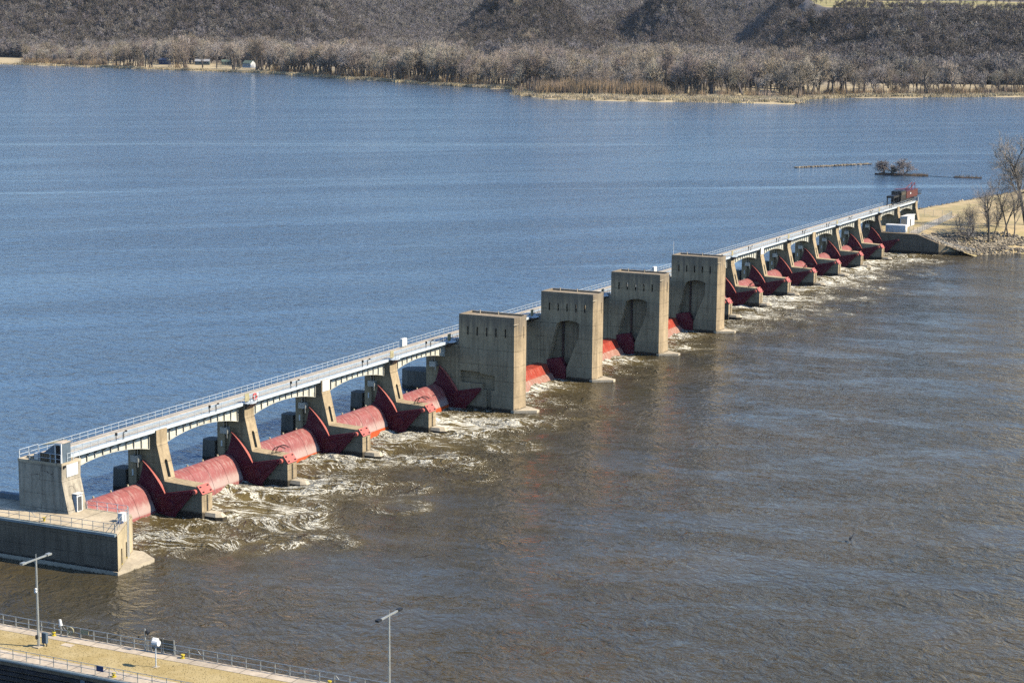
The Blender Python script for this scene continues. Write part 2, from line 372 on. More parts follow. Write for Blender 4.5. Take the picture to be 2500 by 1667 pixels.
# ------------------------------------------------------------------ small piers
def make_pier():
    e = thing('dam_pier', '', 'dam pier')
    prof = [(-1.55, -4), (-1.55, 3.5), (-.78, 4.5), (4.72, 4.72), (6.0, 10.0), (6.0, 11.85), (7.0, 11.85), (7.0, 11.5), (11.0, 11.5), (11.0, -4)]
    w = MB().prism(prof, 0, T).obj('pier_wall', M_conc, e)
    arch = [(.92, 5.05), (1.58, 5.05), (1.58, 7.3)] + [(1.25 + .33 * math.cos(a), 7.3 + .33 * math.sin(a)) for a in np.linspace(.4, math.pi - .4, 5)] + [(.92, 7.3)]
    cut(w, [MB().prism(arch, 3.6, 6.6, 'y'), MB().box(-1, .4, 8.9, 9.65, -3, 9.2), MB().box(T - .4, T + 1, 8.9, 9.65, -3, 9.2)])
    MB().prism([(.0, 11.55), (T, 11.55), (T, 14.0), (T - .45, 14.45), (.45, 14.45), (0, 14.0)], -3, 5.68, 'z', taper=[(.0, 11.55), (T, 11.55), (T, 13.6), (T - .45, 14.0), (.45, 14.0), (0, 13.6)]).obj('upstream_nose', M_nose, e)
    MB().box(.55, 1.95, 11.002, 11.545, -3, 5.3).obj('bulkhead_slot', M_dark, e)  # link inside the slot coloured dark to stand for shade in the gap
    MB().prism([(.55, -1.56), (T - .1, -1.56), (T - .1, -3.5), (T - .5, -4.3), (1.0, -4.3), (.55, -3.4)], -2, .35, 'z').obj('toe_block', M_conc, e)
    MB().prism([(.55, -1.57), (T - .1, -1.57), (T - .1, -3.5), (T - .5, -4.3), (1.0, -4.3), (.55, -3.4)], .352, .85, 'z', taper=[(.8, -1.57), (T - .3, -1.57), (T - .35, -3.3), (T - .8, -3.9), (1.2, -3.9), (.8, -3.2)]).obj('toe_cap', M_foot, e)
    # red anchorage plate over the sloping end
    d = Vector((0, -.77, -1.0)).normalized(); n = Vector((0, -1.0, .77)).normalized()
    c0 = Vector((0, -.70, 4.60)); c1 = Vector((0, -1.60, 3.43))
    vs = []
    for x in (-.06, T + .06):
        for c in (c0, c1):
            for k in (0., .16): vs.append((x, c.y + n.y * k, c.z + n.z * k))
    pl = MB().add(vs, [(0, 1, 3, 2), (4, 6, 7, 5), (0, 4, 5, 1), (2, 3, 7, 6), (0, 2, 6, 4), (1, 5, 7, 3)]).obj('anchor_plate', M_rim, e)
    bsrc = None
    for x in (.28, .5, T - .5, T - .28):
        for k in (.22, .78):
            c = c0.lerp(c1, k) + n * .16
            if bsrc is None: bsrc = MB().box(-.07, .07, -.1, .05, -.07, .09).obj('bolt', M_dark, pl); bsrc.location = (x, c.y, c.z)
            else: inst(bsrc, pl, (x, c.y, c.z))
    for s0, s1 in ((-.55, 0.0), (T, T + .55)):
        MB().tube([(s0, -.55, 3.85), (s1, -.55, 3.85)], .36, 14).obj('trunnion_hub', M_rim, e)
    lad = MB()
    for k in range(11): lad.box(1.12, 1.42, -1.66, -1.552, 1.05 + k * .21, 1.15 + k * .21)
    lad.obj('ladder', M_dark, e)
    MB().box(-.05, .0, 10.1, 10.35, 5.0, 5.9).obj('gauge_board', M_white, e)
    return e
pier0 = make_pier()
MB_h = None
def curved_ladder(e):
    for x in (.5, 1.55):
        ht = MB()
        for dx in (-.17, .17):
            pts = [(x + dx, 1.05 + 1.5 * math.cos(a), 3.9 + 1.55 * math.sin(a)) for a in np.linspace(.15, 2.2, 9)]
            ht.tube(pts, .045, 5)
        for a in np.linspace(.2, 2.1, 7): ht.tube([(x - .17, 1.05 + 1.5 * math.cos(a), 3.9 + 1.55 * math.sin(a)), (x + .17, 1.05 + 1.5 * math.cos(a), 3.9 + 1.55 * math.sin(a))], .03, 4)
        ht.tube([(x, 1.05 + 1.5 * math.cos(.2), 3.9 + 1.55 * math.sin(.2)), (x, 0.9, 4.6)], .035, 4)
        l = ht.obj('curved_ladder', M_black, e); l.location = (0, -1.0, .45)
allp = PX + FX
for i, x in enumerate(allp):
    e = pier0 if i == 0 else copy_tree(pier0)
    e.location = (x, 0, 0); e['group'] = 'small piers between the tainter gates'
    if i < 4: e['label'] = f'{ORD[i]} small concrete pier counted from the lock wall, sloping leg and low downstream stub'
    else: e['label'] = f'{ORD[i-4]} small concrete pier beyond the four tall towers, sloping leg and low stub'
for i, e in enumerate([o for o in COL.objects if o.name.startswith('dam_pier')]):
    if i in (1, 3, 5, 7, 9): curved_ladder(e)
for i, (x, z0) in enumerate(((PX[2], 9.7), (FX[2], 9.9))):
    tag(MB().box(x + .15, x + 2.3, 5.93, 5.985, z0 + .35, z0 + 2.15).obj('white_panel', M_white),
        ['blank white square panel on the leg of the third small pier from the lock wall', 'blank white square panel on a far pier leg beyond the tall towers'][i], 'panel', 'white panels on pier legs')

# ------------------------------------------------------------------ tainter gates
GPROF = [(10.35, .5), (10.3, 2.0), (10.1, 3.0), (9.75, 3.65), (9.3, 3.97), (8.84, 4.0), (8.2, 3.76), (7.58, 3.32), (7.12, 2.70), (6.8, 2.05), (6.47, 1.3), (6.21, .6), (6.0, -.4), (5.8, -1.6)]
def gate_rows():
    return [GPROF[3:7], GPROF[6:9], GPROF[8:11], GPROF[10:14]]
def make_gate(x0, x1, name='tainter_gate'):
    e = thing(name, '', 'dam gate')
    core = [(y - .05 if y > 8.6 else y + .05, z - .05) for y, z in GPROF] + [(6.2, -2), (10.2, -2)]
    MB().prism(core, x0 + .25, x1 - .25).obj('gate_body', M_red_shaded, e)
    nc = 5; w = (x1 - x0 - .5) / nc
    for r_, row in enumerate(gate_rows()):
        inner = [(y + .06, z - .06) for y, z in row]
        src = None
        for c in range(nc):
            if src is None:
                mb = MB(); n = len(row); g = .03
                vs = [(a, y, z) for a in (g, w - g) for y, z in row] + [(a, y, z) for a in (g, w - g) for y, z in inner]
                fs = []
                for k in range(n - 1):
                    fs += [(k, k + 1, n + k + 1, n + k), (2 * n + k, 3 * n + k, 3 * n + k + 1, 2 * n + k + 1), (k, 2 * n + k, 2 * n + k + 1, k + 1), (n + k, n + k + 1, 3 * n + k + 1, 3 * n + k)]
                fs += [(0, n, 3 * n, 2 * n), (n - 1, 3 * n - 1, 4 * n - 1, 2 * n - 1)]
                src = mb.add(vs, fs).obj('skin_plate', M_red, e); src.location = (x0 + .25, 0, 0)
            else: inst(src, e, (x0 + .25 + c * w, 0, 0))
    lug = None
    for k in range(5):
        xx = x0 + (k + .5) * (x1 - x0) / 5
        if lug is None: lug = MB().tube([(0, 9.6, 3.75), (0, 9.62, 4.12)], [.16, .13], 8).obj('lug', M_slab, e); lug.location = (xx, 0, 0)
        else: inst(lug, e, (xx, 0, 0))
    # end frames: tall leaf shaped shield, arm plate, flange rim
    arc = []
    P0, P1, P2 = Vector((8.11, 7.43)), Vector((6.12, 5.50)), Vector((4.35, 3.01))
    Cc = P1 * 2 - (P0 + P2) / 2
    for k in np.linspace(0, 1, 15): arc.append(P0 * (1 - k) ** 2 + Cc * 2 * k * (1 - k) + P2 * k * k)
    shield = [(q.x, q.y) for q in arc] + [(3.6, 2.6), (4.2, -1.2), (9.6, -1.2), (10.25, 2.0), (9.6, 3.9), (8.92, 4.5), (8.45, 6.0)]
    arm = [(5.0, 3.05), (-.2, 4.12), (-.5, 3.85), (-.25, 3.45), (2.55, .30), (2.9, -.9), (5.2, -.9)]
    for s, xa in ((-1, x1 - .06), (1, x0 + .06)):
        sh = MB().prism(shield, xa + s * .02, xa + s * .14).obj('end_shield', M_red_shaded, e)
        rim = MB(); n = len(arc); vs = []
        for q in arc:
            for xx in (xa + s * .0, xa + s * .48):
                for k in (0, .1):
                    vs.append((xx, q.x - k * .7, q.y + k * .7))
        fs = []
        for k in range(n - 1):
            a, b_ = 4 * k, 4 * k + 4
            fs += [(a, b_, b_ + 1, a + 1), (a + 1, b_ + 1, b_ + 3, a + 3), (a + 3, b_ + 3, b_ + 2, a + 2), (a + 2, b_ + 2, b_, a)]
        fs += [(0, 1, 3, 2), (4 * n - 4, 4 * n - 2, 4 * n - 1, 4 * n - 3)]
        rim.add(vs, fs).obj('rim', M_rim, sh)
        ar = MB().prism(arm, xa + s * .145, xa + s * .42).obj('gate_arm', M_red_shaded, e)
        MB().tube([(xa + s * .1, 3.6, 1.6), (xa + s * .62, 3.6, 1.6)], [.95, .7], 14).obj('arm_boss', M_red_shaded, ar)
        rb = MB()
        for q0, q1 in (((-.2, 3.9), (5.6, 2.4)), ((-.2, 3.7), (5.0, .4))):
            rb.prism([(q0[0], q0[1] + .1), (q0[0], q0[1] - .1), (q1[0], q1[1] - .16), (q1[0], q1[1] + .16)], xa + s * .425, xa + s * .56)
        rb.obj('arm_ribs', M_red_shaded, ar)
    return e
gate0 = make_gate(-19.42, -.08)
lip = None
for i, x in enumerate(PX + [RX[0]] + FX + [AX]):
    e = gate0 if i == 0 else copy_tree(gate0)
    e.location = (x, 0, 0)
    if i == 5: e.scale.x = 1
    e['group'] = 'red tainter gates of the dam'
    if i < 5: e['label'] = f'{ORD[i]} curved red tainter gate counted from the lock wall'
    else: e['label'] = f'{ORD[i-5]} curved red tainter gate beyond the four tall towers'
    if i in (2, 3, 4):
        MB().prism([(6.24, .46), (6.09, .46), (5.88, -.5), (6.05, -.5)], -19.0, -.5).obj('sealing_lip', M_fresh, e)['label'] = 'freshly painted orange bottom edge of the gate'

# ------------------------------------------------------------------ roller towers
def make_tower(kind):
    e = thing('roller_tower', '', 'dam tower')
    plan = [(0, 4.3), (0, -6.77), (1.1, -7.27), (3.85, -7.27), (4.95, -6.77), (4.95, 4.3)]
    w = MB().prism(plan, -4, 17.15, 'z').obj('tower_wall', M_concT, e)
    cs = [MB().prism([(.45, 3.9), (.45, -6.5), (1.3, -6.9), (3.65, -6.9), (4.5, -6.5), (4.5, 3.9)], 16.85, 17.6, 'z'),
          MB().box(.55, 4.4, -6.3, 3.8, 12.9, 16.3)]
    for y in (2.5, .62, -1.26, -3.14, -5.03): cs.append(MB().box(-1, RT + 1, y - .16, y + .16, 13.45, 15.0))
    cs.append(MB().box(2.75, 2.98, -8, -6, 13.2, 15.3))
    if kind == 'near':
        cs.append(MB().prism([(4.05, 4.75), (4.05, 7.0), (-.0, 6.85), (-.0, 6.68), (-2.94, 6.4), (-2.94, 3.7), (-.4, 3.7), (-.4, 4.75)], -1, 1.1))
        cs.append(MB().box(-1, .7, -2.25, -1.25, -3, 3.72))
    else:
        cs.append(MB().prism([(.84, 11.0), (.0, 11.45), (-1.0, 11.68), (-2.0, 11.74), (-3.0, 11.6), (-3.95, 11.25), (-3.88, 8.74), (-1.3, 2.35), (-1.3, -3), (2.9, -3), (2.55, 4.09)], -1, 1.9))
    cut(w, cs)
    if kind != 'near':
        MB().prism([(.35, 11.2), (.0, 11.2), (.05, 1.), (.4, 1.)], 1.55, 1.95).obj('guide_rib', M_dark, e)
    MB().box(.02, RT - .02, 4.302, 11.0, -4, 11.5).obj('lower_pier', M_concT, e)
    MB().box(-.12, .0, 4.31, 4.85, -4, 11.0).obj('pilaster', M_concT, e)
    MB().prism([(0, 11.02), (RT, 11.02), (RT, 15.0), (RT - 1.4, 16.8), (1.4, 16.8), (0, 15.0)], -4, 5.9, 'z').obj('upstream_nose', M_nose, e)
    MB().prism([(-.15, -6.3), (-.15, -6.9), (1.9, -10.5), (2.9, -10.5), (RT + .1, -6.9), (RT + .1, -6.3)], -2, .52, 'z').obj('footing', M_foot, e)
    MB().prism([(-.04, -6.4), (-.04, -6.8), (1.06, -7.35), (3.9, -7.35), (RT + .04, -6.8), (RT + .04, -6.4)], .525, 1.7, 'z', taper=[(.01, -6.4), (.01, -6.76), (1.1, -7.28), (3.85, -7.28), (RT - .01, -6.76), (RT - .01, -6.4)]).obj('base_flare', M_concT, e)
    MB().box(.46, .62, -6.4, 3.8, 17.0, 17.16).obj('roof_curb', M_slab, e)
    MB().box(-.9, 1.2, -7.2, -7.05, 15.93, 16.03).obj('lamp_bracket', M_slab, e)
    for x, y in ((4.2, 2.2), (4.2, -1.5)): MB().tube([(x, y, 16.86), (x, y, 17.45)], .12, 8).obj('roof_vent', M_slab, e)
    return e
tn = make_tower('near'); tf = make_tower('far')
for i, x in enumerate(RX):
    e = tn if i == 0 else tf if i == 1 else copy_tree(tf)
    e.location = (x, 0, 0); e['group'] = 'tall concrete towers for the roller gates'
    e['label'] = ['tall concrete tower with five slit windows and a boxy recess, nearest the lock wall', 'second tall concrete tower from the lock wall, with an arched recess',
                  'third tall concrete tower from the lock wall, with an arched recess', 'last tall concrete tower, next to the far row of gates'][i]
MB().tube([(.3, 4.0, 17.0), (.3, 4.0, 20.2)], .05, 5).obj('antenna_mast', M_white, [o for o in COL.objects if o.get('label') == 'last tall concrete tower, next to the far row of gates'][0])

# ------------------------------------------------------------------ roller gates
def make_roller():
    e = thing('roller_gate', '', 'dam gate')
    L = RP - RT
    RC = (4.75, 1.0); rr = 1.95
    drum = [(RC[0] + rr * math.cos(a), RC[1] + rr * math.sin(a)) for a in np.linspace(0, 2 * math.pi, 28, endpoint=False)]
    MB().prism(drum, -L + .1, -.1).obj('drum', M_orange, e)
    nc = 10; w = (L - .4) / nc; src = [None, None, None]
    secs = [([(4.75, 2.98), (2.9, 2.86), (2.95, 2.7), (4.75, 2.8)], M_orange, 'crest_plate'), ([(2.89, 2.85), (1.98, 1.22), (2.2, 1.1), (3.1, 2.7)], M_orange, 'face_plate'), ([(1.97, 1.21), (1.5, .8), (.72, -.6), (.95, -.65), (1.7, .68), (2.18, 1.08)], M_rollpale, 'apron_plate')]
    for k, (pr, mt, nm) in enumerate(secs):
        for c in range(nc):
            if src[k] is None: src[k] = MB().prism(pr, .02, w - .02).obj(nm, mt, e); src[k].location = (-L + .2, 0, 0)
            else: inst(src[k], e, (-L + .2 + c * w, 0, 0))
    MB().prism([(4.75, 2.75), (3.2, 2.65), (2.3, 1.05), (1.0, -1.0), (4.75, -1.0)], -L + .15, -.15).obj('gate_core', M_red_shaded, e)
    # geared end in the tower recess
    MB().prism([(2.9, 3.8), (-.05, 4.3), (-1.15, 2.2), (-1.1, -.6), (2.7, -.6)], -.09, 1.3).obj('gate_end', M_red_shaded, e)
    return e
r0 = make_roller()
for i in range(3):
    e = r0 if i == 0 else copy_tree(r0)
    e.location = (RX[i + 1], 0, 0); e['group'] = 'orange red roller gates between the towers'
    e['label'] = f'orange red roller gate between the {ORD[i]} and {ORD[i+1]} tall towers'

# ------------------------------------------------------------------ service bridge
def gbot(x, a, b):     # underside of the arched girder
    m = (a + b) / 2; hw = (b - a) / 2
    return 10.38 - 1.2 * min(1, abs((x - m) / hw)) ** 2
post_src = [None]
def railing(parent, a, b, y, z0, axis='x', h=1.02, step=1.75, mat=None, name='railing', r=.034, mids=(.52,), fixed=0):
    mat = mat or M_rail
    P = (lambda s, z: (s, y, z)) if axis == 'x' else (lambda s, z: (y, s, z))
    mb = MB()
    for hh in (h,) + tuple(mids): mb.tube([P(a, z0 + hh), P(b, z0 + hh)], r, 5)
    o = mb.obj(name, mat, parent)
    n = max(1, int(round((b - a) / step)))
    src = None
    for k in range(n + 1):
        s = a + (b - a) * k / n
        if src is None:
            src = MB().box(-r, r, -r, r, 0, h).obj('post', mat, o); src.location = P(s, z0)
        else: inst(src, o, P(s, z0))
    return o
def make_span(x0, x1, g0, g1, label, arched=True, rails=True):
    e = thing('bridge_span', label, 'bridge span', (x0, 0, 0), 'spans of the service bridge on the dam')
    L = x1 - x0 - .02; g0 -= x0; g1 -= x0
    MB().box(0, L, 6.55, 10.95, 11.62, 11.97).obj('deck_slab', M_deckt, e)
    MB().box(0, L, 6.22, 6.545, 11.58, 12.02).obj('edge_channel', M_rail, e)
    MB().box(0, L, 6.6, 7.15, 11.975, 12.02).obj('walkway_grating', M_grate, e)
    MB().box(0, L, 8.3, 9.35, 11.975, 12.03).obj('walkway_grating', M_grate, e)
    for y in (7.7, 10.1): MB().box(0, L, y - .05, y + .05, 11.972, 12.11).obj('crane_rail', M_galv, e)
    n = 20
    for gy, lit in ((7.2, True), (10.2, False)):
        xsn = [g0 + (g1 - g0) * k / n for k in range(n + 1)]
        zb = [gbot(q, g0, g1) if arched else 10.2 for q in xsn]
        web = MB().prism([(q, z) for q, z in zip(xsn, zb)] + [(g1, 11.55), (g0, 11.55)], gy - .03, gy + .03, 'y').obj('girder_web', M_steel, e)
        fl = MB(); vs = []
        for q, z in zip(xsn, zb): vs += [(q, gy - .2, z - .05), (q, gy + .2, z - .05), (q, gy + .2, z), (q, gy - .2, z)]
        fs = [(4 * k + a, 4 * k + (a + 1) % 4, 4 * k + 4 + (a + 1) % 4, 4 * k + 4 + a) for k in range(n) for a in range(4)] + [(0, 3, 2, 1), (4 * n, 4 * n + 1, 4 * n + 2, 4 * n + 3)]
        fl.add(vs, fs).obj('flange', M_steel, web)
        if lit and arched:
            m = 11; cache = {}
            for k in range(m + 1):
                q = g0 + .12 + (g1 - g0 - .24) * k / m; z = gbot(q, g0, g1); key = min(k, m - k)
                if key not in cache:
                    cache[key] = MB().prism([(7.165, z + .01), (6.98, z + .01), (6.95, 10.95), (6.32, 11.5), (6.32, 11.57), (7.165, 11.57)], -.045, .045).obj('stiffener', M_steel, e); cache[key].location = (q, 0, 0)
                else: inst(cache[key], e, (q, 0, 0))
    railing(e, .0, L, 10.85, 11.975, r=.03)
    railing(e, .0, L, 6.27, 12.025, r=.022)
    return e
for i, x in enumerate(PX + [RX[0]]):
    make_span(x - 20.75 if i else -19.28, x + 1.25, x - 19.3, x - .2, f'{ORD[i]} arched steel bridge span counted from the lock wall')
for i in range(3):
    make_span(RX[i] + 1.25, RX[i + 1] + 1.25, RX[i] + RT + .2, RX[i + 1] - .2, f'bridge span behind the {ORD[i]} and {ORD[i+1]} tall towers', False)
for i, x in enumerate(FX + [AX, AX + TP, AX + 2 * TP]):
    lab = f'{ORD[i]} arched bridge span beyond the four tall towers' if i < 8 else ['arched bridge span over the ground above the white shed', 'last bridge span, under the red and black crane'][i - 8]
    make_span(x - 20.75 if i else RX[3] + 1.25, x + 1.25, x - 19.3, x - .2, lab)
# land piers
for i, x in enumerate((AX + TP, AX + 2 * TP)):
    e = thing('bridge_pier', ['concrete bridge pier on land beside the white shed', 'end pier of the bridge on the sandy bank, below the crane'][i], 'bridge pier', (x, 0, 0), 'bridge piers on the far bank')
    MB().prism([(4.7, 4.5), (6.0, 10.0), (6.0, 11.85), (7.0, 11.85), (7.0, 11.5), (11.0, 11.5), (11.0, 4.5)], 0, T).obj('pier_wall', M_conc, e)
    if i: MB().box(T + .02, T + .3, 5.9, 11, 11.5, 13.2).obj('end_board', M_white, e)

# things on the bridge: hoist boxes, floodlights, signs
hb0 = None
def hoist_box():
    e = thing('hoist_box', '', 'machinery box')
    MB().box(-1.15, -.12, 8.55, 9.75, 7.25, 8.2).obj('cabinet', M_galv, e)
    r_ = MB()
    for y in (8.9, 9.4): r_.tube([(-.6, y, 8.2), (-.6, y, 10.4)], .06, 6)
    r_.obj('hanger', M_galv, e); MB().box(-1.2, -1.1, 8.4, 8.5, 6.6, 8.3).obj('conduit', M_galv, e)
    return e
for i, x in enumerate(PX + [RX[0]] + FX + [AX]):
    hb0 = hoist_box() if i == 0 else hb0; e = hb0 if i == 0 else copy_tree(hb0)
    e.location = (x, 0, 0); e['group'] = 'hoist boxes under the bridge'
    e['label'] = f'grey hoist box hanging under the bridge over the {ORD[i]} tainter gate from the lock wall' if i < 5 else f'grey hoist box hanging over the {ORD[i-5]} tainter gate beyond the towers'
def floodlight(x, lab):
    e = thing('floodlight', lab, 'floodlight', (x, 6.2, 12.05), 'floodlights on the bridge rail')
    MB().tube([(0, 0, 0), (0, 0, 1.0)], .06, 6).obj('pole', M_black, e)
    MB().box(-.12, .12, -.16, .10, .75, 1.15).obj('lamp_head', M_black, e)
    MB().tube([(1.55, -.1, .0), (1.55, -.1, .95), (1.8, -.35, 1.15)], .07, 6).obj('pole', M_black, e)
    MB().box(1.66, 1.9, -.45, -.22, 1.02, 1.22).obj('lamp_head', M_black, e)
for i, x in enumerate(PX + [RX[0]]): floodlight(x - 8.8, f'dark twin floodlight on the rail above the {ORD[i]} gate from the lock wall')
for i, x in enumerate(FX + [AX, AX + TP]): floodlight(x - 8.8, f'dark twin floodlight on the rail of the {ORD[i]} bridge span beyond the towers')
for i, (x, lab) in enumerate(((PX[1], 'above the second small pier from the lock wall'), (PX[3], 'above the fourth small pier from the lock wall'), (RX[0] - 1.2, 'beside the first tall tower'), (RX[1] - 1.2, 'beside the second tall tower'), (RX[2] - 1.2, 'beside the third tall tower'),
        (FX[1], 'above the second far pier beyond the towers'), (FX[3], 'above the fourth far pier beyond the towers'), (FX[5], 'above the sixth far pier beyond the towers'), (AX, 'above the far abutment'))):
    e = thing('sign_stand', f'tan sign board on a small platform {lab}', 'sign', (x, 0, 0), 'tan sign boards on the bridge')
    MB().box(.1, 1.25, 5.95, 6.02, 12.15, 13.4).obj('board', M_tansign, e)
    MB().prism([(0, 6.2), (0, 5.5), (.6, 4.95), (1.7, 4.95), (2.4, 5.5), (2.4, 6.2)], 11.88, 11.97, 'z').obj('platform', M_rail, e)
    MB().prism([(6.0, 11.87), (5.0, 11.87), (5.98, 11.0)], .2, 2.2).obj('bracket', M_dark, e)
    railing(e, .3, 2.2, 5.05, 11.97, step=1.0)
lr = thing('life_ring', 'red and white life ring on the bridge rail above the second small pier', 'life ring', (PX[1] + 3.0, 6.12, 12.5))
pts = [(.42 * math.cos(a), 0, .42 * math.sin(a)) for a in np.linspace(0, 2 * math.pi, 17)]
MB().tube(pts, .16, 8).obj('ring', M_lifered, lr); MB().box(.45, .9, -.02, .06, -.5, .5).obj('board', M_white, lr)
for i, (x, lab) in enumerate(((78.0, 'white cabinet on the bridge deck before the first tall tower'), (FX[0] - 18, 'white cabinet on the bridge deck just beyond the last tall tower'))):
    c = thing('deck_cabinet', lab, 'cabinet', (x, 10.3, 11.98), 'white cabinets on the bridge')
    MB().box(0, 1.6, 0, .5, .15, 1.5).obj('case', M_white, c); MB().box(.1, .3, .1, .4, 0, .15).obj('foot', M_galv, c); MB().box(1.3, 1.5, .1, .4, 0, .15).obj('foot', M_galv, c)

# ------------------------------------------------------------------ lock wall end with its tower
lw = thing('lock_wall', 'concrete lock river wall with flat top at the near end of the dam', 'lock wall', (-24, 0, 0))
plan = [(-28.2, 130), (-28.2, -8.6), (-19.2, -4.1), (-19.2, 130)]
w = MB().prism([(x + 24, y) for x, y in plan], -4, 5.1, 'z').obj('wall', M_conc_dark, lw)
cut(w, [MB().box(-5, -3.9, -7.1, -6.65, z, z + .55) for z in (1.1, 2.45, 3.75)] + [MB().box(-5, -4.15, 5.2, 5.26, -3, 6)])
MB().prism([(x + 24, y) for x, y in [(-28.0, 130), (-28.0, -8.45), (-19.25, -4.08), (-19.25, 130)]], 5.1, 5.36, 'z').obj('top_slab', M_slab, lw)
MB().box(-4.42, -4.02, -8.4, 130, 5.0, 5.3).obj('armour_edge', M_pipe, lw)
MB().prism([(x + 24, y) for x, y in [(-28.4, 20), (-28.4, -8.75), (-21.0, -8.9), (-18.9, -5.6), (-18.9, 3)]], -3, .5, 'z').obj('footing', M_foot, lw)
for k, y in enumerate((-6.95, -5.75)):   # tall dark grooves on the sunlit end
    pass
end_dir = Vector((9.0, 4.5, 0)).normalized(); end_n = Vector((end_dir.y, -end_dir.x, 0))
MB().prism([(-4.15, -8.63), (4.78, -4.17), (4.78, -4.0), (-4.15, -8.4)], .505, 5.09, 'z').obj('end_face', M_endface_lit, lw)
for s in (2.3, 5.4):
    c = Vector((-4.2, -8.6, 0)) + end_dir * s + end_n * .09
    MB().box(-.14, .14, -.05, .05, .9, 2.9).obj('groove_guard', M_dark, lw, loc=c).rotation_euler = (0, 0, math.atan2(end_dir.y, end_dir.x))
    MB().box(-.2, .2, -.06, .04, .85, .95).obj('groove_sill', M_yellow, lw, loc=c).rotation_euler = (0, 0, math.atan2(end_dir.y, end_dir.x))
railing(lw, -7.9, 14, -3.75, 5.36, 'y', 1.1, 1.75, M_galv)
for y0, y1 in ((4.6, 5.2), (3.2, 2.6)):
    MB().tube([(-3.75, y0, 5.9), (-3.75, y1, 6.45)], .035, 5).obj('gate_brace', M_galv, lw)
rr_ = railing(lw, 0, 9.0, 0, 5.36, 'x', 1.1, 1.5, M_galv); rr_.location = (-3.8, -8.0, 0); rr_.rotation_euler = (0, 0, math.atan2(end_dir.y, end_dir.x))
railing(lw, -3.6, 3.0, 4.6, 5.36, 'y', 1.1, 1.8, M_rail)
lad = MB()
for s_ in (6.2, 7.0):
    c = Vector((-4.2, -8.6, 0)) + end_dir * s_ + end_n * .12
    lad.tube([(c.x, c.y, .6), (c.x, c.y, 6.6)], .05, 5)
lad.obj('ladder_rail', M_rail, lw)
tag(MB().box(-20.3, -19.4, 11.2, 90, 5.362, 6.1).obj('parapet_wall', M_bluepaint), 'low parapet in dark blue shade running upstream behind the lock wall tower', 'parapet')  # shade on this wall face put into the colour as blue grey
b_ = thing('mooring_bollard', 'small yellow bollard on the lock river wall near the tower', 'bollard', (-27.3, 3.6, 5.36)); MB().tube([(0, 0, 0), (0, 0, .35), (0, 0, .36), (0, 0, .5)], [.14, .14, .24, .24], 10).obj('post', M_yellow, b_)
cb = thing('control_cabinet', 'white control cabinet with sloped lid at the end of the lock river wall', 'cabinet', (-23.2, -5.6, 5.36)); MB().box(0, .9, 0, .7, 0, 1.15).obj('case', M_white, cb); MB().box(-.9, -.1, -.3, .3, 0, .25).obj('hatch', M_bluesign, cb)

et = thing('end_tower', 'concrete end tower of the dam standing on the lock wall, sloping sunlit front', 'dam tower', (-23.13, 0, 5.36))
MB().prism([(3.07, 0), (4.0, 4.28), (3.95, 6.3), (11.1, 6.3), (11.1, 0)], 0, 3.83).obj('tower_wall', M_conc_old, et)
MB().box(-.05, 3.87, 3.9, 11.15, 6.302, 6.62).obj('top_slab', M_slab, et)
railing(et, 4.1, 10.95, .05, 6.62, 'y', 1.15, 1.6)
railing(et, .1, 3.8, 10.95, 6.62, 'x', 1.15, 1.6)
railing(et, 1.2, 3.7, 4.0, 6.62, 'x', 1.1, 1.3)
MB().box(.92, 3.22, 3.9, 3.945, 4.65, 6.28).obj('white_panel', M_white, et)
MB().box(.3, .62, 3.72, 3.95, 6.0, 6.28).obj('lamp_fixture', M_dark, et)
hut = thing('door_shelter', 'small white door shelter at the foot of the end tower', 'shelter', (-21.65, 2.85, 5.36))
MB().prism([(.0, 0), (.0, 2.15), (.95, 2.3), (.98, 0)], 0, 1.15).obj('shell', M_whitewall, hut)
MB().box(.17, .98, -.03, -.004, .12, 1.98).obj('door', M_doorgrey, hut); MB().box(-.05, 1.2, -.1, 1.0, 2.31, 2.4).obj('roof', M_white, hut)
for x0 in (0.005, .985): MB().box(x0, x0 + .155, -.03, -.002, 0.0, 2.1).obj('door_frame', M_white, hut)
dh = thing('stair_head', 'white framed stair door with tan roof on top of the end tower', 'stair shelter', (-23.0, 4.0, 11.98))
for y0 in (.05, .98): MB().box(0, .15, y0, y0 + .16, 0, 2.35).obj('door_frame', M_white, dh)
MB().box(0, .15, .05, 1.14, 2.352, 2.6).obj('lintel', M_white, dh); MB().box(.05, .1, .215, .975, .02, 2.35).obj('door', M_glass, dh)
MB().prism([(.05, 0), (.05, 2.55), (1.1, 2.5), (3.1, 1.1), (3.1, 0)], .16, 1.9).obj('shell', M_bluepaint, dh)
MB().prism([(1.1, 2.52), (3.15, 2.1), (3.15, 2.2), (1.1, 2.62)], .1, 2.5).obj('roof', M_tansign, dh)
MB().box(.16, 1.9, .0, 1.1, 2.56, 2.66).obj('roof_cap', M_deckt, dh)
sc = thing('lattice_screen', 'brown lattice screen beside the stair door on the end tower', 'screen', (-23.02, 5.15, 11.98))
for k in range(4): MB().box(0, .08, k * .62, k * .62 + .56, .05, 1.1).obj('panel', M_brown, sc)
rl = MB()
for k in range(9): rl.box(-.05, -.005, k * .3, k * .3 + .06, .05, 1.12)
for zz in (.1, .55, 1.05): rl.box(-.06, -.006, 0, 2.45, zz, zz + .05)
rl.obj('lattice_bars', M_dark, sc)
bx = thing('equipment_box', 'pale equipment boxes by the rail corner on the end tower', 'box', (-22.6, 8.2, 11.98)); MB().box(0, .9, 0, .7, 0, .8).obj('case', M_white, bx); MB().box(.1, .8, .9, 2.0, 0, .35).obj('lid', M_slab, bx)
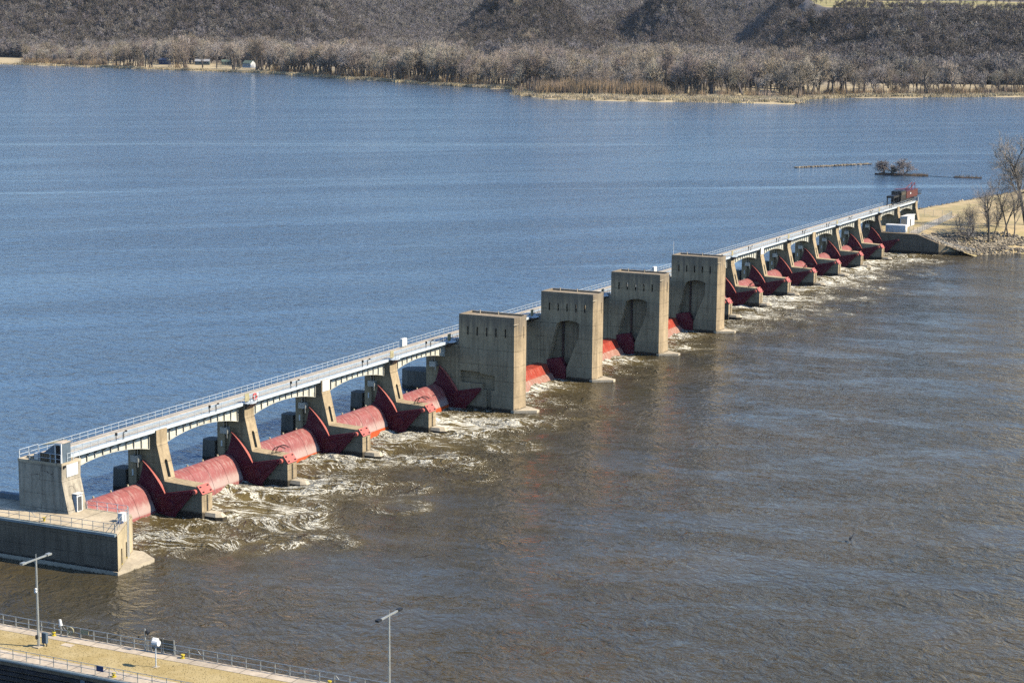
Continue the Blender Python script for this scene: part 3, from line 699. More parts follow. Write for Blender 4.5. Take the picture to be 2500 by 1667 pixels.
cb = thing('control_cabinet', 'white control cabinet on the end tower beside the bridge', 'cabinet', (-20.6, 5.6, 11.98)); MB().box(0, .9, 0, .5, .3, 1.7).obj('case', M_white, cb); MB().box(.2, .7, .1, .4, 0, .3).obj('foot', M_galv, cb)
rk = MB()
for k in range(6): rk.tube([(0, .1 + .18 * k, .3), (0, .1 + .18 * k, 1.3)], .04, 5)
rk.tube([(0, 0, .3), (0, 1.2, .3)], .05, 5); rk.tube([(0, 0, 1.3), (0, 1.2, 1.3)], .05, 5); rk.tube([(0, .6, 0), (0, .6, .3)], .05, 5)
pr_ = thing('pipe_rack', 'dark pipe rack beside the white cabinet on the end tower', 'rack', (-21.4, 4.3, 11.98)); rk.obj('pipes', M_dark, pr_)

# ------------------------------------------------------------------ foreground lock wall strip
M_grass_g, t, b = newmat('dry_lawn'); p = pos(t)
n1 = noise(t, p, .35, 5, .6); n2 = noise(t, p, 3.5, 6, .7)
c = mixc(t, maprange(t, n1, .35, .68), (.37, .275, .115), (.45, .35, .175))
c = mixc(t, maprange(t, n2, .5, .75, 0, .22), c, (.29, .215, .09)); t.links.new(c, b.inputs['Base Color']); b.inputs['Roughness'].default_value = .95
lk = thing('lock_wall', 'lock wall strip with dry lawn between two railed walks in the foreground', 'lock wall', (-72.4, -60, 0))
MB().box(.1, 8.95, -120, 160, -3, 5.2).obj('wall', M_conc_dark, lk)
MB().box(7.3, 8.95, -120, 160, 5.2, 5.36).obj('walk', M_walk, lk)
MB().box(.1, 2.2, -120, 160, 5.2, 5.36).obj('walk', M_walk, lk)
MB().box(2.2, 7.3, -120, 160, 5.2, 5.33).obj('lawn', M_grass_g, lk)
MB().tube([(.0, -120, 5.22), (.0, 160, 5.22)], .17, 8).obj('edge_pipe', M_pipe, lk)
tb = None
for k in range(9):
    if tb is None: tb = MB().box(-.22, .1, -120, 160, 0, .34).obj('timber', M_timber, lk); tb.location = (0, 0, 4.35)
    else: inst(tb, lk, (0, 0, 4.35 - k * .52))
for y in (33.3, 21.5, 45): MB().box(-.3, -.23, y - .25, y + .25, 0, 4.8).obj('wall_ladder', M_bluepaint, lk)
railing(lk, -60, 70, 8.85, 5.36, 'y', 1.08, 1.7, M_galv, r=.04)
railing(lk, -60, 70, .35, 5.36, 'y', 1.0, 1.72, M_galv, r=.033)
for yy in (-28.3 + 60, -45.3 + 60, 60 - 61.5):
    for a, b2 in ((-.85, -.35), (.85, .35)): MB().tube([(8.85, yy + a, 5.9), (8.85, yy + b2, 6.42)], .035, 5).obj('gate_brace', M_galv, lk)
for yy in (60 - 26.3, 60 - 41.5):
    for a, b2 in ((-.85, -.35), (.85, .35)): MB().tube([(.35, yy + a, 5.9), (.35, yy + b2, 6.34)], .03, 5).obj('gate_brace', M_galv, lk)
# dead grass blades, one mass
rg = random.Random(5); gb = MB()
for k in range(5000):
    x = -70.15 + rg.random() * 5.0; y = -20 - rg.random() * 42; h_ = .02 + .05 * rg.random(); a = rg.random() * 6.28
    dx, dy = .05 * math.cos(a), .05 * math.sin(a)
    gb.add([(x - dx, y - dy, 5.325), (x + dx, y + dy, 5.325), (x + rg.uniform(-.06, .06), y + rg.uniform(-.06, .06), 5.33 + h_)], [(0, 1, 2)])
tag(gb.obj('lawn_grass', M_grass_g, fix=False), 'short dry yellow grass on the foreground lock wall', 'grass', kind='stuff')
def lamp_post(x, y, lab, box):
    e = thing('lamp_post', lab, 'lamp post', (x, y, 5.33), 'lamp posts on the lock wall')
    MB().tube([(0, 0, 0), (0, 0, 4.6), (0, 0, 9.25)], [.15, .125, .10], 10).obj('pole', M_galv, e)
    MB().box(-.55, .55, -.4, .4, -.02, .1).obj('base_plinth', M_slab, e)
    MB().box(-1.95, 1.95, -.07, .07, 9.18, 9.34).obj('cross_arm', M_galv, e)
    for s in (-1, 1):
        h = MB().box(s * 1.95 - .32, s * 1.95 + .32, -.2, .2, 9.2, 9.4).obj('lamp_head', M_dark if not box else M_galv, e)
        MB().box(s * 1.95 - .25, s * 1.95 + .25, -.14, .14, 9.165, 9.198).obj('lens', M_glass, h)
    MB().tube([(0, 0, 9.34), (0, 0, 9.8)], .045, 6).obj('finial', M_galv, e)
    if box:
        for z in (5.9, 6.15): MB().tube([(-.14, -.02, z), (-.36, -.06, z)], .12, 8).obj('camera_head', M_white, e)
        MB().box(.25, .6, -.75, -.2, .35, 1.45).obj('junction_box', M_bluepaint, e)
        lg = MB()
        for q in (-.7, -.25): lg.box(.38, .46, q - .04, q + .04, 0, .35)
        lg.obj('box_legs', M_dark, e); MB().box(-.35, -.14, -.1, .12, .9, 1.3).obj('meter', M_dark, e)
lamp_post(-67.67, -28.95, 'tall grey lamp post with cross arm on the lawn, junction box at its foot', True)
lamp_post(-67.5, -70.2, 'tall grey lamp post with cross arm whose foot lies below the picture edge', False)
sg = thing('signal_light', 'short white lock signal light on a thin post in the lawn', 'signal light', (-67.31, -43.4, 5.33))
MB().tube([(0, 0, 0), (0, 0, 2.6)], .06, 8).obj('post', M_rail, sg); MB().tube([(-.1, .2, 2.55), (-.12, -.5, 2.55)], [.34, .30], 12).obj('lamp_housing', M_white, sg)
MB().tube([(.1, .35, 2.75), (.1, -.2, 2.75)], .24, 10).obj('lamp_housing', M_white, sg); MB().box(-.3, .3, -.3, .3, -.01, .05).obj('base_plate', M_slab, sg)
ps = thing('signal_post', 'grey post with dark horn head on the river side rail', 'post', (-63.55, -39.3, 5.36))
MB().tube([(0, 0, 0), (0, 0, 2.25)], .09, 8).obj('post', M_galv, ps); MB().tube([(0, -.1, 2.05), (.05, -.45, 1.8)], [.14, .24], 10).obj('horn', M_dark, ps)
bd = thing('notice_board', 'brown notice board fixed on the river side rail', 'sign', (-63.5, -41.9, 5.36))
MB().box(-.05, .02, -.9, 1.75, .25, 1.5).obj('board', M_brown, bd)
fr_ = MB()
for y in (-.95, .35, 1.8): fr_.box(-.07, .04, y - .04, y + .04, 0, 1.55)
for z in (.85,): fr_.box(-.09, -.052, -.9, 1.75, z - .03, z + .03)
fr_.obj('frame', M_galv, bd)
sb = thing('small_sign', 'small tan sign hanging on the river side rail', 'sign', (-63.55, -31.6, 5.36)); MB().box(-.06, 0, -.5, .5, .55, .95).obj('board', M_tansign, sb)
bs = thing('small_sign', 'small dark blue sign hanging on the lock side rail', 'sign', (-72.05, -40.2, 5.36)); MB().box(-.07, -.02, -.42, .42, .45, .98).obj('board', M_bluesign, bs)
hy = thing('water_monitor', 'white capped nozzle standing at the river side rail', 'nozzle', (-63.8, -28.7, 5.36))
MB().tube([(0, 0, 0), (0, 0, 1.1)], .07, 8).obj('riser', M_galv, hy); MB().tube([(0, 0, 1.1), (0, .1, 1.75)], [.2, .13], 10).obj('nozzle', M_white, hy); MB().tube([(0, -.2, .7), (0, .35, 1.0)], .05, 6).obj('handle', M_galv, hy)
hr = thing('hose_reel', 'yellow hose reel on the river side rail', 'hose reel', (-63.7, -29.9, 5.5)); MB().tube([(0, .35 * math.cos(a), .55 + .35 * math.sin(a)) for a in np.linspace(0, 6.28, 15)], .08, 6).obj('hose', M_tansign, hr); MB().tube([(0, 0, -.14), (0, 0, .55)], .05, 6).obj('stand', M_galv, hr)
def bitt(x, y, lab):
    e = thing('mooring_bollard', lab, 'bollard', (x, y, 5.36), 'yellow mooring bollards on the lock walls')
    MB().tube([(0, 0, 0), (0, 0, .08), (0, 0, .09), (0, 0, .3), (0, 0, .31), (0, 0, .42)], [.26, .26, .14, .14, .22, .2], 12).obj('post', M_yellow, e)
bitt(-64.1, -28.0, 'yellow mooring bollard by the river side rail near the lamp post'); bitt(-63.9, -44.2, 'yellow mooring bollard by the river side rail past the brown board')
bitt(-63.9, -61.5, 'yellow mooring bollard by the river side rail at the bottom edge'); bitt(-71.7, -26.6, 'yellow mooring bollard by the lock side rail at the picture edge'); bitt(-71.7, -41.6, 'yellow mooring bollard by the lock side rail near the blue sign')
tag(MB().box(-66.3, -65.5, -31.9, -30.6, 5.331, 5.365).obj('hatch_cover', M_walk), 'flat concrete hatch cover in the lawn near the lamp post', 'hatch')

# ================================================================== far bank: abutment, island, trees
ab = thing('dam_abutment', 'long concrete abutment wall at the far end of the dam, sloping into the water', 'dam abutment', (AX, 0, 0))
w = MB().prism([(11, -4), (11, 11.5), (7.0, 11.5), (7.0, 11.85), (6.0, 11.85), (6.0, 10.0), (4.85, 5.9), (-6.3, 5.85), (-13, 3.4), (-13, -4)], 0, 1.6).obj('wall', M_conc_dark, ab)
cut(w, [MB().box(-1, .8, -2.9, -1.7, -3, 4.6)])
vs = [(0, -13, -3), (1.6, -13, -3), (6.5, -24, -3), (8.1, -24, -3), (0, -13, 3.38), (1.6, -13, 3.38), (6.5, -24, .1), (8.1, -24, .1)]
MB().add([(x, y - .01, z) for x, y, z in vs], [(0, 1, 3, 2), (4, 6, 7, 5), (0, 4, 5, 1), (2, 3, 7, 6), (0, 2, 6, 4), (1, 5, 7, 3)]).obj('wing_wall', M_conc, ab)
MB().tube([(-.55, -.55, 3.85), (0, -.55, 3.85)], .36, 12).obj('trunnion_hub', M_rim, ab)
railing(ab, -6.2, 4.6, .4, 5.9, 'y', 1.05, 1.8, M_galv)

def y_up(X): return 23.5 - .152 * (X - 412)
def y_dn(X): return np.maximum(-24 - 1.1 * (np.asarray(X, float) - 374), -140)
def isl_z(X, Y):
    X = np.asarray(X, float); Y = np.asarray(Y, float)
    d = (Y - y_dn(X)) / 1.49; du = y_up(X) - Y
    z1 = np.interp(d, [-6, 0, 2, 6, 10, 15, 20, 30], [-2.5, -.05, 1.1, 1.7, 2.4, 4.0, 5.5, 5.85])
    wp = np.interp(Y, [-26, -24, -13, -6.3], [-1.0, -.1, 3.3, 5.8])
    wt_ = np.clip(1 - (X - 371) / 14, 0, 1)
    z1 = np.maximum(z1, wp * wt_ + z1 * (1 - wt_))
    z2 = np.interp(du, [-6, -3, 0, 3], [.5, 2.2, 5.0, 5.8])
    z2 = np.where(X < 425, np.minimum(np.interp(12.5 - Y, [-4, 0, 1.5], [1.0, 2.0, 5.8]) + 0 * X, 5.8) * np.clip((425 - X) / 12, 0, 1) + z2 * (1 - np.clip((425 - X) / 12, 0, 1)), z2)
    z = np.minimum(z1, z2)
    return z + .12 * lownoise(X, Y, .3, 1.2, 51) * np.clip((z - .3) / 1.5, 0, 1) * np.where((X < 432) & (Y > -9), .25, 1)
M_bank, t, b = newmat('sandy_bank'); p = pos(t); x_, y_, z_ = sep(t, p)
n1 = noise(t, p, .12, 5, .6); n2 = noise(t, p, 1.2, 6, .7)
c = mixc(t, maprange(t, n1, .42, .62), (.47, .355, .19), (.36, .29, .14))
c = mixc(t, maprange(t, n2, .5, .72, 0, .55), c, (.26, .20, .115))
t.links.new(c, b.inputs['Base Color']); b.inputs['Roughness'].default_value = .95
isl = grid_obj('island_ground', steps((AX + 1.7, 460, 1.), (460, 640, 4)), steps((-150, -60, 5), (-60, 32, 1.)), isl_z, M_bank)
tag(isl, 'sandy island bank at the far end of the dam', kind='structure')

rng2 = random.Random(11)
def ico():
    bm = bmesh.new(); bmesh.ops.create_icosphere(bm, subdivisions=1, radius=1)
    v = [tuple(q.co) for q in bm.verts]; f = [tuple(a.index for a in q.verts) for q in bm.faces]; bm.free(); return v, f
IV, IF = ico()
def rock(mb, x, y, z, s):
    a = rng2.random() * 6.28; c, sn = math.cos(a), math.sin(a); sx, sy, sz = s * rng2.uniform(.7, 1.3), s * rng2.uniform(.6, 1.1), s * rng2.uniform(.5, .9)
    vs = []
    for q in IV:
        k = rng2.uniform(.75, 1.15); px, py, pz = q[0] * sx * k, q[1] * sy * k, q[2] * sz * k
        vs.append((x + px * c - py * sn, y + px * sn + py * c, z + pz))
    mb.add(vs, IF, rng2.choice((0, 0, 1, 1, 2)))
M_rocks = [mat_plain('limestone_a', (.33, .265, .18), .9, .4, .8), mat_plain('limestone_b', (.15, .125, .095), .9, .3, .8), mat_plain('limestone_c', (.43, .36, .255), .9, .25, .8)]
rk = MB(); n = 0
while n < 3000:
    x = rng2.uniform(369, 425); y = rng2.uniform(-60, -3); d = float((y - y_dn(x)) / 1.49)
    if d < -.8: continue
    slope = (x < 399 and d > 6 and d < 17.5 and y < -7.0)
    if d < 3.2 or slope or (d < 8 and x < 386): 
        z = float(isl_z(x, y)); rock(rk, x, y, z + .1, rng2.uniform(.2, .62)); n += 1
for k in range(700):
    x = rng2.uniform(424, 560); y = float(y_up(x)) + rng2.uniform(-.4, 2.6); rock(rk, x, y, float(isl_z(x, y)) + .1, rng2.uniform(.35, .8))
tag(rk.obj('riprap', M_rocks, fix=False), 'pale limestone riprap along the banks of the far island', 'riprap', kind='stuff')

# gravel pad, white buildings, fence
gp = grid_obj('gravel_path', steps((376, 432, 2)), np.linspace(0, 1, 7), lambda X, Y: X * 0, M_walk)
co = np.empty(len(gp.data.vertices) * 3, np.float32); gp.data.vertices.foreach_get('co', co); co = co.reshape(-1, 3)
yy = np.interp(co[:, 0], [376, 400, 432], [-3.9, -4.4, -3.0]) + co[:, 1] * np.interp(co[:, 0], [376, 432], [2.5, 4.5])
co[:, 1] = yy; co[:, 2] = isl_z(co[:, 0], yy) + .06; gp.data.vertices.foreach_set('co', co.ravel()); gp.data.update()
tag(gp, 'pale gravel path behind the fence on the island', kind='structure')
wb = thing('storage_container', 'long white storage container on the far abutment', 'container', (371.1, -1.66, 5.82))
MB().prism([(0, 0), (0, 2.15), (.2, 2.35), (2.2, 2.35), (2.4, 2.15), (2.4, 0)], 0, 6.2, 'y').obj('shell', M_whitewall, wb)
for y in (2.05, 4.1): MB().box(-.03, -.004, y - .03, y + .03, .1, 2.1).obj('seam', M_galv, wb)
MB().box(.3, 2.1, -.04, -.003, .15, 2.1).obj('door', M_white, wb)
sh = thing('shed', 'small white shed with pale roof under the bridge end', 'shed', (388, 2.3, 5.8))
MB().box(0, 9, 0, 2.3, 0, 3.2).obj('wall', M_whitewall, sh); MB().prism([(-.15, 3.2), (-.15, 3.45), (2.45, 3.3), (2.45, 3.2)], -.2, 9.2).obj('roof', M_white, sh)
MB().box(-.05, -.003, .25, 2.0, .1, 2.6).obj('door', M_galv, sh); MB().box(3.5, 4.5, -.05, -.003, .1, 2.2).obj('side_door', M_dark, sh)
def wire_fence(pts, h, lab, step=2.6):
    e = thing('wire_fence', lab, 'fence', (0, 0, 0)); src = None; wr = MB()
    for (xa, ya), (xb, yb) in zip(pts[:-1], pts[1:]):
        L = math.hypot(xb - xa, yb - ya); n = max(1, round(L / step))
        for k in range(n + 1):
            x = xa + (xb - xa) * k / n; y = ya + (yb - ya) * k / n; z = float(isl_z(x, y)) - .05
            if src is None: src = MB().tube([(0, 0, 0), (0, 0, h)], .055, 6).obj('post', M_galv, e); src.location = (x, y, z)
            else: inst(src, e, (x, y, z))
            if k < n:
                x2 = xa + (xb - xa) * (k + 1) / n; y2 = ya + (yb - ya) * (k + 1) / n; z2 = float(isl_z(x2, y2)) - .05
                for q in np.linspace(.08, h - .04, 9): wr.tube([(x, y, z + q), (x2, y2, z2 + q)], .012 if q < h - .1 else .03, 3, caps=False)
                for q in np.linspace(0, 1, 10)[1:-1]: wr.tube([(x + (x2 - x) * q, y + (y2 - y) * q, z), (x + (x2 - x) * q, y + (y2 - y) * q, z + h)], .012, 3, caps=False)
    wr.obj('wire_mesh', M_galv, e, fix=False)
wire_fence([(425.5, 9.5), (425.4, -2.6)], 2.4, 'tall wire fence across the sandy bank behind the bridge end', 3.4)
wire_fence([(425.3, -2.8), (400, -4.6), (376, -4.2), (371, -2.9)], 2.2, 'grey chain link fence beside the gravel path on the island', 2.6)
wire_fence([(369.2, -6.3), (369.3, -12.5), (374.5, -22.5)], 1.1, 'low wire fence on top of the sloping abutment wall', 2.2)

# crane
cr_ = thing('bridge_crane', 'red and black locomotive crane parked at the far end of the bridge', 'crane', (391, 8.9, 12.1))
MB().box(6.8, 27.5, -1.6, 1.6, .55, 1.25).obj('chassis', M_black, cr_)
for x in (9, 11.5, 22, 24.5):
    for y in (-1.2, 1.2): MB().tube([(x, y - .12, .42), (x, y + .12, .42)], .42, 12).obj('wheel', M_black, cr_)
MB().box(13.5, 27.5, -1.7, 1.7, 1.3, 3.5).obj('engine_house', M_redcrane, cr_); MB().box(13.3, 27.7, -1.8, 1.8, 3.505, 3.62).obj('house_roof', M_redcrane, cr_)
MB().box(17.8, 18.9, -1.76, -1.703, 2.4, 2.9).obj('lettering_panel', M_white, cr_)
cb_ = MB().box(7.2, 13.2, -1.6, 1.6, 1.3, 4.0).obj('cab', M_black, cr_); MB().box(7.15, 7.197, -1.2, 1.2, 2.7, 3.7).obj('window', M_glass, cb_); MB().box(8, 12.5, -1.65, -1.603, 2.7, 3.6).obj('window', M_glass, cb_)
MB().box(.0, 7.0, -1.2, 1.2, 2.35, 3.0).obj('counterweight', M_black, cr_)
lg = MB()
for x, y in ((.4, -1), (.4, 1), (6, -1), (6, 1)): lg.box(x - .15, x + .15, y - .15, y + .15, .0, 2.35)
lg.obj('outrigger_legs', M_black, cr_)
railing(cr_, .2, 6.8, -1.1, 3.0, 'x', 1.3, 2.2, M_dark)
bo = MB()
for s in (-.35, .35): bo.tube([(5.8, s, 4.75), (21.5, s, 3.9)], .13, 4)
for k in range(9): bo.tube([(5.8 + k * 1.9, -.35, 4.75 - k * .103), (5.8 + (k + .5) * 1.9, .35, 4.75 - (k + .5) * .103)], .07, 4)
bo.obj('boom', M_redcrane, cr_)
af = MB()
for s in (-.9, .9): af.tube([(20.5, s, 3.6), (28.0, s * .5, 5.4)], .17, 4); af.tube([(28.0, s * .5, 5.4), (27.6, s, 1.3)], .12, 4)
af.obj('gantry_frame', M_red_shaded, cr_)
railing(cr_, 27.7, 33, -1.4, 1.6, 'x', 1.2, 1.0, M_dark)
MB().box(27.6, 33, -1.5, 1.5, 1.3, 1.58).obj('rear_platform', M_black, cr_)

# ------------------------------------------------------------------ bare trees
def bark(name, c, var=.3, lo=.62, hi=1.3):
    m = mat_plain(name, c, .9, var, .35); t = m.node_tree; b = t.nodes['Principled BSDF']
    src = b.inputs['Base Color'].links[0].from_socket; k = maprange(t, objrand(t), 0, 1, lo, hi)
    r2 = mth(t, 'FRACT', mth(t, 'MULTIPLY', objrand(t), 7.3)); k2 = mth(t, 'MULTIPLY', k, maprange(t, r2, 0, 1, .86, 1.06))
    t.links.new(mixc(t, 1., src, nd(t, 'ShaderNodeCombineColor', {0: k, 1: mth(t, 'MULTIPLY', k, .985), 2: k2}).outputs[0], 'MULTIPLY'), b.inputs['Base Color'])
    return m
M_twig_near = bark('twig_near', (.30, .262, .235)); M_bark_near = bark('bark_near', (.17, .145, .125))
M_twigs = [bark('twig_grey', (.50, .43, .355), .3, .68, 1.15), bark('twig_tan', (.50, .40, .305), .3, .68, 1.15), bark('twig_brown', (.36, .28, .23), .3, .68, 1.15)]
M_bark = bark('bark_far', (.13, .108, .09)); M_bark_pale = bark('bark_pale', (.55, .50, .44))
M_hilltwig_hazy = [bark('twig_hill_a', (.28, .243, .222), .3, .8, 1.15), bark('twig_hill_b', (.33, .29, .265), .3, .8, 1.15), bark('twig_hill_c', (.235, .205, .192), .3, .8, 1.15)]  # far twigs: distance haze put into a paler mauve grey
def gen_tree(seed, H, r0, crown_base, spread, counts, sides, twig_w, forks=1, lean=.0, up=.35):
    rn = random.Random(seed); tr, cw = MB(), MB()
    def branch(p, d, L, r, lev):
        segs = 4 if lev == 0 else 3 if lev < 3 else 2; pts = [p]; rad = [r]; dirs = []
        for k in range(segs):
            j = .10 if lev == 0 else .22
            d = (d + Vector((rn.gauss(0, j), rn.gauss(0, j), rn.gauss(0, j * .7))) + Vector((0, 0, up * .25 if lev else .05))).normalized()
            p = p + d * (L / segs); pts.append(p); rad.append(r * (1 - (k + 1) / segs * (.55 if lev < 2 else .75))); dirs.append(d)
        last = lev == len(counts)
        if last and twig_w:
            sdir = d.cross(Vector((rn.gauss(0, 1), rn.gauss(0, 1), rn.gauss(0, 1)))).normalized() * twig_w * .5
            cw.add([pts[0] - sdir, pts[0] + sdir, pts[-1]], [(0, 1, 2)])
        else: (tr if lev <= 1 else cw).tube(pts, rad, sides[min(lev, len(sides) - 1)], caps=False)
        if last: return
        n = counts[lev]
        for k in range(n):
            f = (crown_base + (1 - crown_base) * (k + rn.random()) / n) if lev == 0 else (.25 + .75 * (k + rn.random()) / n)
            q = f * segs; i = min(int(q), segs - 1); bp = pts[i].lerp(pts[i + 1], q - i); bd = dirs[i]
            a = rn.random() * 6.28; o = bd.orthogonal().normalized(); o = o * math.cos(a) + bd.cross(o) * math.sin(a)
            ang = rn.uniform(.5, .95) * spread * (1.15 - .45 * f if lev == 0 else 1)
            nd_ = (bd * math.cos(ang) + o * math.sin(ang)).normalized()
            l2 = L * (rn.uniform(.42, .62) * (1.15 - .45 * f) if lev == 0 else rn.uniform(.45, .65))
            branch(bp, nd_, l2, max(rad[i] * .55, .012), lev + 1)
    for k in range(forks):
        d = Vector((rn.gauss(lean, .08 + .12 * (forks > 1)), rn.gauss(0, .08 + .12 * (forks > 1)), 1)).normalized()
        branch(Vector((rn.uniform(-.3, .3) * (forks > 1), rn.uniform(-.3, .3) * (forks > 1), -.4)), d, H * rn.uniform(.72, .85), r0, 0)
    return tr, cw
near_spec = [
    ((386.5, -23.9), 19, .42, 31, 'bare tree with a split crown at the water end of the island, nearest the driftwood', .0),
    ((390.5, -24.5), 13, .2, 32, 'thin bare sapling just behind the split crowned tree on the island', .1),
    ((395.0, -26.5), 19, .26, 33, 'slim bare tree, left one of the pair on the sandy shelf', .05),
    ((396.2, -27.8), 18, .26, 34, 'slim bare tree, right one of the pair on the sandy shelf', .08),
    ((396.4, -29.4), 15, .22, 35, 'slim bare tree standing alone right of the pair on the sandy shelf', .1),
    ((416.4, -29.0), 25.2, .62, 36, 'large pale crowned bare tree at the right picture edge on the island', -.05)]
for (x, y), H, r0, sd_, lab, lean in near_spec:
    tr, cw = gen_tree(sd_, H, r0, .42 if H < 25 else .38, .95, [8, 7, 6, 5] if H < 25 else [10, 9, 8, 6], [8, 6, 4, 3], .035 if H < 25 else .075, lean=lean)
    e = thing('bare_tree', lab, 'tree', (x, y, float(isl_z(x, y))), 'bare trees on the far island')
    tr.obj('trunk', M_bark_near, e, fix=False); cw.obj('crown', M_twigs[0] if H > 25 else M_twig_near, e, fix=False)
for k, (x, y, s) in enumerate(((383, -18, 5.5), (388, -14.5, 5), (394, -17, 5.5), (401, -20, 4.5), (407, -22, 4), (404, -14, 4.5))):
    tr, cw = gen_tree(60 + k, s * 1.5, .09, .1, 1.15, [7, 6, 5], [5, 4, 3], .03, forks=5)
    e = thing('bare_shrub', ['sprawling bare shrub on the rocks in front of the split crowned tree', 'bare shrub beside the gravel path on the island slope', 'bare shrub on the slope between path and sandy shelf', 'bare shrub behind the pair of slim trees', 'low bare shrub near the large tree at the picture edge', 'bare shrub highest up the island slope'][k], 'shrub', (x, y, float(isl_z(x, y))), 'bare shrubs on the island')
    tr.obj('stems', M_bark_near, e, fix=False); cw.obj('twigs', M_twig_near, e, fix=False)
dw = thing('driftwood', 'bleached white driftwood tree lying on the riprap', 'driftwood', (391.5, -19.0, 0))
dm = MB()
for pts, r_ in ((((0, 3, 3.3), (-.5, -.5, 2.5), (-.8, -4, 2.1)), .3), (((-.3, .5, 2.8), (-2.4, 1.5, 3.1), (-4.0, 2.0, 2.8)), .16), (((-.6, -2, 2.4), (.9, -3.4, 3.0), (1.5, -5, 2.6)), .15), (((-.7, -3, 2.3), (-2.4, -3.6, 2.1), (-4, -3.6, 1.7)), .15), (((-.4, -.6, 2.7), (.8, .4, 3.6), (1.2, .6, 4.2)), .12), (((-.8, -4, 2.1), (-1.3, -6, 1.6)), .16)): dm.tube(pts, [r_ * (1 - .6 * k / (len(pts) - 1)) for k in range(len(pts))], 6)
dm.obj('branches', M_bark_pale, dw, loc=(0, 0, .5))

# ------------------------------------------------------------------ islets and breakwater in the pool
def islet(x0, y0, x1, y1, wdt, h, lab, name='islet'):
    L = math.hypot(x1 - x0, y1 - y0); ux, uy = (x1 - x0) / L, (y1 - y0) / L; mb = MB(); n = max(6, int(L / 1.5)); vs = []
    for k in range(n + 1):
        f = k / n; c = (x0 + (x1 - x0) * f, y0 + (y1 - y0) * f); e_ = math.sin(math.pi * min(1, max(0.02, f))) ** .5
        for q, zz in ((-1, 1.5), (-.7, ZU + .15), (0, ZU + h * rng2.uniform(.7, 1.2)), (.7, ZU + .15), (1, 1.5)):
            vs.append((c[0] - uy * q * wdt * e_ * rng2.uniform(.8, 1.2), c[1] + ux * q * wdt * e_ * rng2.uniform(.8, 1.2), zz))
    fs = [(5 * k + a, 5 * k + a + 1, 5 * k + a + 6, 5 * k + a + 5) for k in range(n) for a in range(4)]
    o = mb.add(vs, fs).obj(name, M_islet); return tag(o, lab, kind='structure')
M_islet = mat_plain('islet_soil', (.10, .07, .05), .95, .5, .7)
islet(639.5, 84, 642, 60.5, 2.3, .9, 'dark islet carrying two bare bushes in the pool'); islet(641, 49, 643, 36.8, 1.2, .5, 'thin dark islet of reeds in the pool near the island')
islet(643, 60, 641.2, 49, .35, .1, 'thin submerged bar joining the two dark islets')
bw = MB()
for k in range(620):
    f = rng2.random(); rock(bw, 659 + 42 * f + rng2.gauss(0, .7), 127.5 - 23 * f + rng2.gauss(0, .7), ZU + rng2.uniform(-.1, .45), rng2.uniform(.25, .55))
tag(bw.obj('rock_breakwater', M_rocks, fix=False), 'low pale line of breakwater rocks out in the pool', 'breakwater', kind='stuff')
for k, (x, y, H, lab) in enumerate(((640, 79.5, 5.2, 'rounded bare bush at the left end of the dark islet'), (640.5, 70.8, 5.9, 'rounded bare bush in the middle of the dark islet'), (640.2, 76.2, 3.4, 'small bare bush between the two larger ones on the dark islet'))):
    tr, cw = gen_tree(80 + k, H * 1.15, .16, .15, 1.05, [9, 7, 6, 3], [5, 4, 3, 3], .11, forks=3)
    e = thing('bare_bush', lab, 'bush', (x, y, ZU + .5), 'bushes on the dark islet'); e.scale = (1.35, 1.35, .92); tr.obj('stems', M_bark_near, e, fix=False); cw.obj('twigs', M_twig_near, e, fix=False)
rd = MB()
for k in range(1300):
    f = rng2.random()
    if f < .72: x = 640.3 + 1.5 * f / .72; y = 82 - 21.5 * f / .72
    else: x = 641.3 + 1.5 * (f - .72) / .28; y = 48.5 - 11.5 * (f - .72) / .28
    x += rng2.gauss(0, .7); h_ = rng2.uniform(.3, 1.7); a = rng2.random() * 6.28
    rd.add([(x - .05 * math.cos(a), y - .05 * math.sin(a), ZU), (x + .05 * math.cos(a), y + .05 * math.sin(a), ZU), (x + rng2.gauss(0, .15), y + rng2.gauss(0, .15), ZU + .3 + h_)], [(0, 1, 2)])
tag(rd.obj('islet_reeds', M_twigs[2], fix=False), 'dead brown reeds standing on the dark islets', 'reeds', kind='stuff')

# ------------------------------------------------------------------ far shore terrain (s away from the bluff, q sideways)
FH = (math.cos(YAW), math.sin(YAW)); RH = (math.sin(YAW), -math.cos(YAW))
def st2w(s, q): return CP[0] + s * FH[0] + q * RH[0], CP[1] + s * FH[1] + q * RH[1]
def w2st(x, y): dx, dy = x - CP[0], y - CP[1]; return dx * FH[0] + dy * FH[1], dx * RH[0] + dy * RH[1]
SHQ = [-1500, -727, -506, -312, -133, -35, 0, 4, 27, 119, 187, 237, 246, 256, 305, 396, 482, 900]
SHS = [3300, 2795, 2608, 2445, 2148, 1975, 1936, 1790, 1698, 1665, 1654, 1640, 1690, 1746, 1795, 1825, 1864, 2000]
def shore(q): return np.interp(q, SHQ, SHS)
def foot(q): return np.interp(q, [-1500, -727, -200, 0, 150, 300, 420, 900], [3500, 3060, 2950, 2900, 2800, 2250, 2130, 2100])
def sm(a, b, x): k = np.clip((x - a) / (b - a), 0, 1); return k * k * (3 - 2 * k)
